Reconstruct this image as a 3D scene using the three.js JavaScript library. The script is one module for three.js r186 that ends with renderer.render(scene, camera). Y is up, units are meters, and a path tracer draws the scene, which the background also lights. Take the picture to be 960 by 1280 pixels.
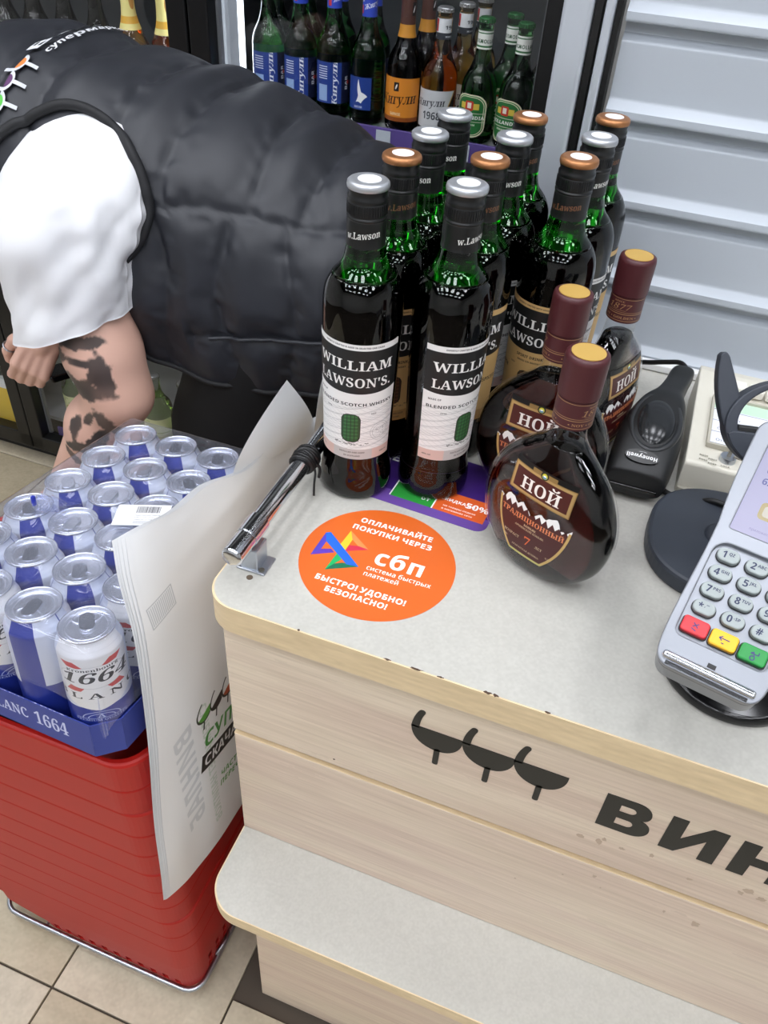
import * as THREE from 'three';
import { RoundedBoxGeometry } from 'three/addons/geometries/RoundedBoxGeometry.js';
import { mergeGeometries, mergeVertices } from 'three/addons/utils/BufferGeometryUtils.js';
import { RectAreaLightUniformsLib } from 'three/addons/lights/RectAreaLightUniformsLib.js';
import { Brush, Evaluator, SUBTRACTION } from 'three-bvh-csg';

// ---------- camera, exposure, lights ----------
const scene = new THREE.Scene();
scene.background = new THREE.Color(0x0b0b0c);
const camera = new THREE.PerspectiveCamera(64.17, 960 / 1280, 0.05, 30);
{
  const yaw = -0.3056, pitch = 0.7142, roll = 0.0771;
  const fwd = new THREE.Vector3(Math.sin(yaw) * Math.cos(pitch), -Math.sin(pitch), -Math.cos(yaw) * Math.cos(pitch));
  const r = new THREE.Vector3(Math.cos(yaw), 0, Math.sin(yaw)), u = r.clone().cross(fwd);
  const rr = r.clone().multiplyScalar(Math.cos(roll)).addScaledVector(u, Math.sin(roll));
  const uu = r.clone().multiplyScalar(-Math.sin(roll)).addScaledVector(u, Math.cos(roll));
  camera.position.set(0.3128, 1.595, 0.4408);
  camera.quaternion.setFromRotationMatrix(new THREE.Matrix4().makeBasis(rr, uu, fwd.negate()));
}
const renderer = new THREE.WebGLRenderer();
renderer.toneMapping = THREE.LinearToneMapping;
renderer.toneMappingExposure = 0.98;
renderer.shadowMap.enabled = true;
RectAreaLightUniformsLib.init();
const PANEL_LIGHT = 9.5, PANEL_GLOW = 6.5, CEILING = 3.0;
const PANELS_X = [-1.9, -1.15, -.4, .35, 1.1, 1.85], PANELS_Z = [-.5, .25, 1.0, 1.75, 2.6];

// ---------- helpers ----------
const V3 = (x, y, z) => new THREE.Vector3(x, y, z);
const used = {};
function numbered(n) { const k = used[n] = (used[n] ?? -1) + 1; return k ? n + '_' + String(k).padStart(3, '0') : n; }
function shadow(m) { m.castShadow = m.receiveShadow = true; return m; }
function part(name, geo, mat, parent) { const m = shadow(new THREE.Mesh(geo, mat)); m.name = name; if (parent) parent.add(m); return m; }
function thing(name, label, category, pos = [0, 0, 0], turn = 0, group) {
  const o = new THREE.Group(); o.name = numbered(name); o.position.set(...pos); o.rotation.y = turn; scene.add(o);
  o.userData = { label, category }; if (group) o.userData.group = group; return o;
}
function solo(name, geo, mat, label, category, group) {
  const m = part(numbered(name), geo, mat, scene); m.userData = { label, category }; if (group) m.userData.group = group; return m;
}
function struct(name, geo, mat) { const m = geo ? part(name, geo, mat, scene) : new THREE.Group(); if (!geo) { m.name = name; scene.add(m); } m.userData.kind = 'structure'; return m; }
function copy(o, pos, turn, label, group) {
  const c = o.clone(); c.name = numbered(o.name.replace(/_\d{3}$/, '')); c.position.set(...pos); c.rotation.y = turn; c.userData = { ...o.userData };
  if (label) c.userData.label = label; if (group) c.userData.group = group; scene.add(c); return c;
}
let seed = 7;
const rnd = () => { seed = (seed * 1664525 + 1013904223) >>> 0; return seed / 4294967296; };
const hash = (x, y, s = 0) => { let h = (x * 374761393 + y * 668265263 + s * 974711) | 0; h = Math.imul(h ^ (h >>> 13), 1274126177); return ((h ^ (h >>> 16)) >>> 0) / 4294967296; };
function vnoise(x, y, px, py, s = 0) { // tileable value noise, period px, py
  const xi = Math.floor(x), yi = Math.floor(y), f = x - xi, g = y - yi, u = f * f * (3 - 2 * f), v = g * g * (3 - 2 * g);
  const m = (a, n) => ((a % n) + n) % n, h = (a, b) => hash(m(a, px), m(b, py), s);
  return (h(xi, yi) * (1 - u) + h(xi + 1, yi) * u) * (1 - v) + (h(xi, yi + 1) * (1 - u) + h(xi + 1, yi + 1) * u) * v;
}
const n3 = (x, y, z) => { // smooth 3d value noise in -1..1
  x = x * .45 + 50; y = y * .45 + 50; z = z * .45 + 50; const i = Math.floor(x), j = Math.floor(y), k = Math.floor(z), q = t => t * t * t * (t * (t * 6 - 15) + 10), u = q(x - i), v = q(y - j), w = q(z - k), h = (a, b, c) => hash(i + a + (k + c) * 131, j + b, (k + c) * 7), l = (a, b, t) => a + (b - a) * t;
  return 2 * l(l(l(h(0, 0, 0), h(1, 0, 0), u), l(h(0, 1, 0), h(1, 1, 0), u), v), l(l(h(0, 0, 1), h(1, 0, 1), u), l(h(0, 1, 1), h(1, 1, 1), u), v), w) - 1;
};
function dtex(w, h, fn, srgb = true) {
  const d = new Uint8Array(w * h * 4);
  for (let y = 0; y < h; y++) for (let x = 0; x < w; x++) { const c = fn(x / w, y / h), i = (y * w + x) * 4; d[i] = c[0]; d[i + 1] = c[1]; d[i + 2] = c[2]; d[i + 3] = 255; }
  const t = new THREE.DataTexture(d, w, h); t.magFilter = THREE.LinearFilter; t.minFilter = THREE.LinearFilter; t.wrapS = t.wrapT = THREE.RepeatWrapping;
  if (srgb) t.colorSpace = THREE.SRGBColorSpace; t.needsUpdate = true; return t;
}
function ctex(w, h, draw) {
  const c = document.createElement('canvas'); c.width = w; c.height = h; const g = c.getContext('2d'); draw(g, w, h);
  const t = new THREE.CanvasTexture(c); t.colorSpace = THREE.SRGBColorSpace; t.anisotropy = 8; return t;
}
const rep = (t, u, v) => { const k = t.clone(); k.repeat.set(u, v); k.needsUpdate = true; return k; };
const std = (color, roughness = .5, o = {}) => new THREE.MeshStandardMaterial({ color, roughness, ...o });
const phy = (o) => new THREE.MeshPhysicalMaterial(o);
const box = (w, h, d, x = 0, y = 0, z = 0) => new THREE.BoxGeometry(w, h, d).translate(x, y, z);
const rbox = (w, h, d, r = .003, x = 0, y = 0, z = 0, s = 2) => new RoundedBoxGeometry(w, h, d, s, Math.min(r, w / 2.01, h / 2.01, d / 2.01)).translate(x, y, z);
const lathe = (pts, n = 40) => new THREE.LatheGeometry(pts.map(p => new THREE.Vector2(p[0], p[1])), n);
const tube = (pts, r, n = 40, k = 8, closed = false) => new THREE.TubeGeometry(new THREE.CatmullRomCurve3(pts.map(p => V3(...p)), closed, 'centripetal'), n, r, k, closed);
function merge(list) { return mergeGeometries(list.map(g => { const k = g.index ? g.toNonIndexed() : g.clone(); for (const n of Object.keys(k.attributes)) if (!['position', 'normal', 'uv'].includes(n)) k.deleteAttribute(n); if (!k.attributes.uv) k.setAttribute('uv', new THREE.BufferAttribute(new Float32Array(k.attributes.position.count * 2), 2)); return k; })); }
function muv(geo, along = 0) { // uv in metres from the dominant direction of each face
  const g = geo.index ? geo.toNonIndexed() : geo, p = g.attributes.position, n = g.attributes.normal, uv = new Float32Array(p.count * 2);
  for (let i = 0; i < p.count; i++) {
    const a = Math.abs(n.getX(i)), b = Math.abs(n.getY(i)), c = Math.abs(n.getZ(i)); let u, v;
    if (b >= a && b >= c) [u, v] = [p.getX(i), -p.getZ(i)]; else if (a >= c) [u, v] = [p.getZ(i), p.getY(i)]; else [u, v] = [p.getX(i), p.getY(i)];
    if (along) [u, v] = [v, u]; uv[2 * i] = u; uv[2 * i + 1] = v;
  }
  g.setAttribute('uv', new THREE.BufferAttribute(uv, 2)); return g;
}
function grid(nu, nv, f) { // parametric sheet, f(u, v) -> [x, y, z]
  const pos = [], uv = [], idx = [];
  for (let j = 0; j <= nv; j++) for (let i = 0; i <= nu; i++) { pos.push(...f(i / nu, j / nv)); uv.push(i / nu, j / nv); }
  for (let j = 0; j < nv; j++) for (let i = 0; i < nu; i++) { const a = j * (nu + 1) + i, b = a + 1, c = a + nu + 1, d = c + 1; idx.push(a, b, d, a, d, c); }
  const g = new THREE.BufferGeometry(); g.setAttribute('position', new THREE.Float32BufferAttribute(pos, 3)); g.setAttribute('uv', new THREE.Float32BufferAttribute(uv, 2)); g.setIndex(idx); g.computeVertexNormals(); return g;
}
function sheet(nu, nv, f, th) { // a grid given real thickness along its normals
  const a = grid(nu, nv, f), p = a.attributes.position, n = a.attributes.normal, N = p.count, pos = [...p.array], uv = [...a.attributes.uv.array, ...a.attributes.uv.array], idx = [...a.index.array];
  for (let i = 0; i < N; i++) pos.push(p.getX(i) - n.getX(i) * th, p.getY(i) - n.getY(i) * th, p.getZ(i) - n.getZ(i) * th);
  for (let k = 0, m = a.index.count; k < m; k += 3) idx.push(idx[k] + N, idx[k + 2] + N, idx[k + 1] + N);
  const e = (i, j) => idx.push(i, i + N, j, j, i + N, j + N), w = nu + 1;
  for (let i = 0; i < nu; i++) { e(i + 1, i); e(nv * w + i, nv * w + i + 1); }
  for (let j = 0; j < nv; j++) { e(j * w, (j + 1) * w); e((j + 1) * w + nu, j * w + nu); }
  const g = new THREE.BufferGeometry(); g.setAttribute('position', new THREE.Float32BufferAttribute(pos, 3)); g.setAttribute('uv', new THREE.Float32BufferAttribute(uv, 2)); g.setIndex(idx); g.computeVertexNormals(); return g;
}
const lerp = (a, b, t) => a + (b - a) * t, clamp = (x, a = 0, b = 1) => Math.min(b, Math.max(a, x)), sm = (a, b, x) => { const t = clamp((x - a) / (b - a)); return t * t * (3 - 2 * t); };
function curve(keys) { // keys [[t, v...]...] -> smooth interpolation
  return t => { let i = 0; while (i < keys.length - 2 && t > keys[i + 1][0]) i++; const a = keys[i], b = keys[i + 1], z = keys[Math.max(0, i - 1)], y = keys[Math.min(keys.length - 1, i + 2)], h = b[0] - a[0], f = clamp((t - a[0]) / h);
    return a.slice(1).map((v, k) => { const m0 = (b[k + 1] - z[k + 1]) / Math.max(1e-6, b[0] - z[0]) * h, m1 = (y[k + 1] - v) / Math.max(1e-6, y[0] - a[0]) * h, f2 = f * f, f3 = f2 * f; return (2 * f3 - 3 * f2 + 1) * v + (f3 - 2 * f2 + f) * m0 + (-2 * f3 + 3 * f2) * b[k + 1] + (f3 - f2) * m1; }); };
}
function rrect(x0, y0, x1, y1, r) { // r = [bl, br, tr, tl]
  const s = new THREE.Shape(), [a, b, c, d] = Array.isArray(r) ? r : [r, r, r, r];
  s.moveTo(x0 + a, y0); s.lineTo(x1 - b, y0); if (b) s.absarc(x1 - b, y0 + b, b, -Math.PI / 2, 0); s.lineTo(x1, y1 - c); if (c) s.absarc(x1 - c, y1 - c, c, 0, Math.PI / 2);
  s.lineTo(x0 + d, y1); if (d) s.absarc(x0 + d, y1 - d, d, Math.PI / 2, Math.PI); s.lineTo(x0, y0 + a); if (a) s.absarc(x0 + a, y0 + a, a, Math.PI, Math.PI * 1.5); return s;
}
const extr = (s, depth, bevel = 0, seg = 8) => new THREE.ExtrudeGeometry(s, { depth, bevelEnabled: bevel > 0, bevelThickness: bevel, bevelSize: bevel, bevelOffset: -bevel, bevelSegments: 2, curveSegments: seg });
const flat = g => g.rotateX(-Math.PI / 2); // shape xy -> floor plan x, -z ; depth goes up
// smooth distance fields -> surface nets
function bone(p, a, b, ra, rb) { const dx = b[0] - a[0], dy = b[1] - a[1], dz = b[2] - a[2], t = clamp(((p[0] - a[0]) * dx + (p[1] - a[1]) * dy + (p[2] - a[2]) * dz) / (dx * dx + dy * dy + dz * dz + 1e-9)); return Math.hypot(p[0] - a[0] - dx * t, p[1] - a[1] - dy * t, p[2] - a[2] - dz * t) - (ra + (rb - ra) * t); }
const smin = (a, b, k) => { const h = Math.max(k - Math.abs(a - b), 0) / k; return Math.min(a, b) - h * h * k * .25; };
function nets(sdf, lo, hi, c) {
  const n = [0, 1, 2].map(k => Math.ceil((hi[k] - lo[k]) / c) + 1), id = (i, j, k) => (k * n[1] + j) * n[0] + i, F = new Float32Array(n[0] * n[1] * n[2]);
  for (let k = 0; k < n[2]; k++) for (let j = 0; j < n[1]; j++) for (let i = 0; i < n[0]; i++) F[id(i, j, k)] = sdf([lo[0] + i * c, lo[1] + j * c, lo[2] + k * c]);
  const map = new Int32Array(F.length).fill(-1), pos = [], nor = [], idx = [];
  for (let k = 0; k < n[2] - 1; k++) for (let j = 0; j < n[1] - 1; j++) for (let i = 0; i < n[0] - 1; i++) {
    let cnt = 0, x = 0, y = 0, z = 0, neg = 0; const v = [];
    for (let q = 0; q < 8; q++) { const f = F[id(i + (q & 1), j + (q >> 1 & 1), k + (q >> 2))]; v.push(f); if (f < 0) neg++; }
    if (!neg || neg === 8) continue;
    for (let q = 0; q < 8; q++) for (const b of [1, 2, 4]) if (!(q & b)) { const s = q | b; if ((v[q] < 0) !== (v[s] < 0)) { const t = v[q] / (v[q] - v[s]); x += (q & 1) + (b === 1 ? t : 0); y += (q >> 1 & 1) + (b === 2 ? t : 0); z += (q >> 2) + (b === 4 ? t : 0); cnt++; } }
    map[id(i, j, k)] = pos.length / 3; const P = [lo[0] + (i + x / cnt) * c, lo[1] + (j + y / cnt) * c, lo[2] + (k + z / cnt) * c]; pos.push(...P);
    const e = c * .5, g = [0, 1, 2].map(a => { const A = [...P], B = [...P]; A[a] += e; B[a] -= e; return sdf(A) - sdf(B); }), L = Math.hypot(...g) || 1; nor.push(g[0] / L, g[1] / L, g[2] / L);
  }
  const quad = (a, b, d, e, f) => { if (a < 0 || b < 0 || d < 0 || e < 0) return; f ? idx.push(a, b, d, a, d, e) : idx.push(a, d, b, a, e, d); };
  for (let k = 1; k < n[2] - 1; k++) for (let j = 1; j < n[1] - 1; j++) for (let i = 1; i < n[0] - 1; i++) {
    const s = F[id(i, j, k)] < 0;
    if (s !== F[id(i + 1, j, k)] < 0) quad(map[id(i, j - 1, k - 1)], map[id(i, j, k - 1)], map[id(i, j, k)], map[id(i, j - 1, k)], s);
    if (s !== F[id(i, j + 1, k)] < 0) quad(map[id(i - 1, j, k - 1)], map[id(i - 1, j, k)], map[id(i, j, k)], map[id(i, j, k - 1)], s);
    if (s !== F[id(i, j, k + 1)] < 0) quad(map[id(i - 1, j - 1, k)], map[id(i, j - 1, k)], map[id(i, j, k)], map[id(i - 1, j, k)], s);
  }
  const g = new THREE.BufferGeometry(); g.setAttribute('position', new THREE.Float32BufferAttribute(pos, 3)); g.setAttribute('normal', new THREE.Float32BufferAttribute(nor, 3)); g.setAttribute('uv', new THREE.Float32BufferAttribute(new Float32Array(pos.length / 3 * 2), 2)); g.setIndex(idx); return g;
}
// ---------- materials ----------
const T_grain = dtex(1024, 512, (u, v) => { // pale oak laminate, grain along u; spans 0.9 x 0.45 m
  const a = vnoise(u * 9, v * 190, 9, 190, 1), b = vnoise(u * 24, v * 420, 24, 420, 2), c = vnoise(u * 4, v * 22, 4, 22, 3), d = vnoise(u * 3, v * 4, 3, 4, 4);
  const k = (a - .5) * 13 + (b - .5) * 12 + (c - .5) * 12 + (d - .5) * 8, s = a > .86 && b > .6 ? -14 : 0; return [218 + k + s, 199 + k * 1.05 + s + (c - .5) * 5, 179 + k * 1.1 + s];
});
T_grain.repeat.set(1 / .9, 1 / .45);
const T_lam = dtex(512, 512, (u, v) => { // grey-beige worktop laminate, 0.5 m
  const a = vnoise(u * 5, v * 5, 5, 5, 5), b = vnoise(u * 60, v * 60, 60, 60, 6), c = vnoise(u * 230, v * 230, 230, 230, 7), k = (a - .5) * 4 + (b - .5) * 4 + (c - .5) * 9; return [186 + k, 184 + k, 176 + k];
});
T_lam.repeat.set(2, 2);
const T_edge = dtex(512, 64, (u, v) => { const a = vnoise(u * 14, v * 30, 14, 30, 8), b = vnoise(u * 60, v * 50, 60, 50, 9), k = (a - .5) * 16 + (b - .5) * 10; return [222 + k, 199 + k, 160 + k]; });
T_edge.repeat.set(2, 10);
const T_tile = dtex(512, 512, (u, v) => { const a = vnoise(u * 5, v * 5, 5, 5, 10), b = vnoise(u * 40, v * 40, 40, 40, 11), c = vnoise(u * 170, v * 170, 170, 170, 12), k = (a - .5) * 22 + (b - .5) * 12 + (c - .5) * 12; return [197 + k, 186 + k, 163 + k]; });
T_tile.repeat.set(1.3, 1.3);
const M = {
  grain: std(0xffffff, .5, { map: T_grain }), lam: std(0xffffff, .38, { map: T_lam }), edge: std(0xffffff, .45, { map: T_edge }),
  tile: std(0xffffff, .32, { map: T_tile }), tile2: std(0xf2efe8, .36, { map: rep(T_tile, 1.1, 1.45) }), grout: std(0x544b41, .9), wall: std(0xd6d6d3, .8), ceil: std(0x4a4b4d, .9),
  black: std(0x0c0c0d, .45), blackgloss: std(0x0a0a0b, .18), darkplastic: std(0x2b2f38, .5), chrome: std(0xd6d8dc, .14, { metalness: 1 }), alu: std(0xb9bec6, .32, { metalness: 1 }), rail: std(0xc6ccd4, .35, { metalness: .35 }),
  vinyl: std(0x111312, .42), shutter: std(0xb9c0c8, .33), white: std(0xe9e9e8, .5), cream: std(0xd6d2c4, .5), purple: std(0x5b4a86, .5),
};
// ---------- setting ----------
const HC = 1.025, Z0 = -0.0131, X0 = 0.0134;
{
  const fl = struct('floor', box(6.8, .1, 5.9, 0, -.058, .8), M.grout);
  // tiles laid at 0.3 m, joints 3 mm
  const P = .3003, J = .0035, tileGeo = muv(rbox(P - J, .008, P - J, .0012, 0, 0, 0, 1));
  for (let i = -6; i <= 4; i++) for (let j = -5; j <= 4; j++) {
    const x0 = -.3308 + i * P, z0 = .1123 + j * P; let g = tileGeo, x = x0 + P / 2, z = z0 + P / 2;
    if (x0 > -.04 && z0 < -.1) { if (z0 < -.2) continue; const d = .1123 - (Z0 + .026); g = muv(rbox(P - J, .008, d - J, .0012, 0, 0, 0, 1)); z = .1123 - d / 2; }
    const t = part('tile', g, (i * 3 + j * 5) % 4 ? M.tile : M.tile2, fl); t.position.set(x, -.004, z);
  }
  struct('ceiling', box(6.8, .1, 5.9, 0, CEILING + .05, .8), M.ceil);
  struct('wall_back', box(6.8, 3.1, .12, 0, 1.5, -2.0), M.wall);
  struct('wall_front', box(6.8, 3.1, .12, 0, 1.5, 3.7), M.wall);
  struct('wall_left', box(.12, 3.1, 5.8, -3.36, 1.5, .85), M.wall);
  struct('wall_right', box(.12, 3.1, 5.8, 3.36, 1.5, .85), M.wall);
  const glow = std(0xffffff, .6, { emissive: 0xf4f8ff, emissiveIntensity: PANEL_GLOW });
  const fg = merge([box(.38, .03, .02, 0, 0, .18), box(.38, .03, .02, 0, 0, -.18), box(.02, .03, .34, .18, 0, 0), box(.02, .03, .34, -.18, 0, 0)]), dg = box(.34, .008, .34, 0, 0, 0);
  for (const x of PANELS_X) for (const z of PANELS_Z) {
    const t = thing('ceiling_light', 'square white panel lamp set in the dark ceiling', 'lamp', [x, CEILING - .016, z], 0, 'square panel lamps on the ceiling');
    part('frame', fg, M.white, t); part('diffuser', dg, glow, t);
    const L = new THREE.RectAreaLight(0xf6f8ff, PANEL_LIGHT, .34, .34); L.position.set(x, CEILING - .033, z); L.lookAt(x, 0, z); L.castShadow = true; scene.add(L);
  }
}
// ---------- checkout counter ----------
{
  const c = thing('checkout_counter', 'pale wood checkout counter with grey worktop and black lettering', 'counter', [0, 0, 0]);
  const R = 1.75, B = -.628, top = (o, y, h) => { const g = flat(extr(rrect(o, o, R, -B, [.032, 0, 0, .02]), h, 0, 10)); return g.translate(0, y, 0); };
  // shape y = -z : front edge at z = 0
  part('worktop_edge', muv(top(0, HC - .034, .0338)), M.edge, c);
  part('worktop_laminate', muv(top(.0016, HC - .004, .004)), M.lam, c);
  const W = R - X0, pan = (y0, y1, d = .016) => muv(rbox(W, y1 - y0, d, .0015, X0 + W / 2, (y0 + y1) / 2, Z0 - d / 2, 1));
  part('front_panel', pan(.806, .991), M.grain, c); part('front_panel', pan(.589, .797), M.grain, c); part('base_panel', pan(0.002, .568), M.grain, c);
  part('panel_edging', muv(box(W, .0012, .0155, X0 + W / 2, .7973, Z0 - .0082)), M.edge, c);
  part('backing_board', muv(box(W, .98, .014, X0 + W / 2, .495, Z0 - .0235)), M.edge, c);
  part('side_panel', muv(box(.016, .985, .575, X0 + .008, .4975, -.325), 0), M.grain, c);
  const led = (o, y, h) => flat(extr(rrect(X0 + o, -.094 + o, R, -Z0 + .0005, [.042, 0, 0, 0]), h, 0, 10)).translate(0, y, 0);
  part('ledge_edge', muv(led(0, .5675, .0213)), M.edge, c); part('ledge_laminate', muv(led(.0014, .586, .003)), M.lam, c);
  // drips on the panels and chips along the worktop edge
  const blot = (x, y, a, b, k) => { const s = new THREE.Shape(); for (let i = 0; i <= 14; i++) { const t = i / 14 * Math.PI * 2, r = 1 + .35 * (hash(i % 14, k, 2) - .5) * 2; i ? s.lineTo(x + a * r * Math.cos(t), y + b * r * Math.sin(t)) : s.moveTo(x + a * r, y); } return extr(s, .0002); };
  const mStain = std(0xbda792, .6), mChip = std(0x4a3526, .8);
  [[.397, .842, .0035, .003], [.415, .8435, .003, .0045], [.418, .851, .002, .003], [.436, .846, .003, .002], [.463, .853, .002, .003], [.503, .836, .0025, .002], [.553, .851, .005, .004], [.548, .844, .003, .003], [.566, .846, .004, .003], [.425, .779, .002, .0025], [.396, .760, .0012, .0012], [.435, .762, .001, .001], [.50, .762, .0012, .003], [.531, .760, .004, .0045], [.352, .716, .001, .001], [.135, .818, .0012, .001]].forEach((q, i) => part('stain', blot(...q, i).translate(0, 0, Z0 + .0001), i === 15 ? mChip : mStain, c));
  [[.101, .0015, .0012], [.187, .003, .001], [.214, .006, .001], [.236, .003, .0008], [.278, .004, .0013], [.286, .0025, .0016], [.331, .003, .001]].forEach((q, i) => part('chip', flat(blot(q[0], 0, q[1], q[2], i + 30)).translate(0, HC + .0001, -.0014), mChip, c));
  // vinyl wine-glass emblem and letters on the front
  const ve = (s) => extr(s, .0006, 0, 14), zv = Z0 + .0001;
  const emb = [], gx = [.2153, .2665, .3172];
  for (const x of gx) {
    const s = new THREE.Shape(), w = .0505; s.moveTo(x, .9285); s.lineTo(x + w, .9285); s.bezierCurveTo(x + w * 1.02, .910, x + w * .8, .8985, x + w * .54, .8985); s.bezierCurveTo(x + w * .2, .8985, x - .001, .911, x - .0015, .9285); emb.push(ve(s));
    const k = new THREE.Shape(); k.moveTo(x - .0015, .926); k.bezierCurveTo(x - .001, .937, x + .001, .945, x + .0045, .9525); k.bezierCurveTo(x + .007, .9565, x + .012, .954, x + .0105, .950); k.bezierCurveTo(x + .0082, .944, x + .0068, .937, x + .0066, .926); emb.push(ve(k));
    emb.push(ve(rrect(x + w * .54 - .003, .8755, x + w * .54 + .003, .903, .0024)));
  }
  part('wine_glass_emblem', merge(emb).translate(0, 0, zv), M.vinyl, c);
  const y0 = .8735, y1 = .9268, h = y1 - y0, st = .0152;
  const Bs = new THREE.Shape(); { const x = .4038; Bs.moveTo(x, y0); Bs.lineTo(x + .030, y0); Bs.bezierCurveTo(x + .051, y0, x + .0515, y0 + h * .5, x + .036, y0 + h * .52); Bs.bezierCurveTo(x + .048, y0 + h * .56, x + .046, y1, x + .028, y1); Bs.lineTo(x, y1); Bs.lineTo(x, y0);
    const hole = (a, b, w) => { const p = new THREE.Path(); p.moveTo(x + st, a); p.lineTo(x + w - .004, a); p.bezierCurveTo(x + w + .003, a, x + w + .003, b, x + w - .004, b); p.lineTo(x + st, b); p.lineTo(x + st, a); Bs.holes.push(p); }; hole(y0 + .0105, y0 + .0215, .030); hole(y0 + .032, y0 + .0425, .0285); }
  part('letter', ve(Bs).translate(0, 0, zv), M.vinyl, c);
  const I = new THREE.Shape(); { const a = .4628, b = .5122; I.moveTo(a, y0); I.lineTo(a + .014, y0); I.lineTo(b - st + .001, y0 + h * .6); I.lineTo(b - st + .001, y0); I.lineTo(b, y0); I.lineTo(b, y1); I.lineTo(b - .014, y1); I.lineTo(a + st - .001, y0 + h * .42); I.lineTo(a + st - .001, y1); I.lineTo(a, y1); }
  part('letter', ve(I).translate(0, 0, zv), M.vinyl, c);
  const H = new THREE.Shape(); { const a = .5243, b = .5735; H.moveTo(a, y0); H.lineTo(a + st, y0); H.lineTo(a + st, y0 + h * .38); H.lineTo(b - st, y0 + h * .38); H.lineTo(b - st, y0); H.lineTo(b, y0); H.lineTo(b, y1); H.lineTo(b - st, y1); H.lineTo(b - st, y0 + h * .62); H.lineTo(a + st, y0 + h * .62); H.lineTo(a + st, y1); H.lineTo(a, y1); }
  part('letter', ve(H).translate(0, 0, zv), M.vinyl, c);
}
// ---------- roller shutter behind the counter ----------
{
  const s = thing('roller_shutter', 'grey horizontal roller shutter closed down behind the worktop', 'shutter', [0, HC, -.6395]);
  const X = .21, Wd = 1.55, prof = (y, h) => { // one slat in section (z, y)
    const p = new THREE.Shape(); p.moveTo(-.02, y + .002); p.lineTo(.0085, y + .002); p.quadraticCurveTo(.0105, y + .003, .0105, y + .006); p.lineTo(.0105, y + .012); p.lineTo(.0015, y + .0205); p.quadraticCurveTo(0, y + .022, 0, y + .025); p.lineTo(0, y + h - .0205); p.quadraticCurveTo(0, y + h - .0185, -.001, y + h - .0175); p.lineTo(-.0085, y + h - .0105); p.lineTo(-.0085, y + h - .001); p.lineTo(-.02, y + h - .001); p.lineTo(-.02, y + .0015); return p; };
  for (let k = 0; k < 9; k++) { const g = extr(prof(0, .1), Wd, 0, 4).rotateY(-Math.PI / 2); g.translate(X + Wd, .1 * k, -.004); part('slat', g, M.shutter, s); }
  part('bottom_rail', rbox(Wd, .012, .014, .003, X + Wd / 2, .0066, .0180), M.white, s);
  const gr = part('guide_rail', merge([rbox(.034, 1.6, .05, .006, .158, .78, .0), rbox(.010, 1.6, .046, .003, .1925, .78, .0)]), M.rail, s);
  part('rail_seal', merge([box(.008, 1.6, .04, .1805, .78, -.002), box(.006, 1.6, .03, .2015, .78, -.006)]), M.black, s);
}
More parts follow.
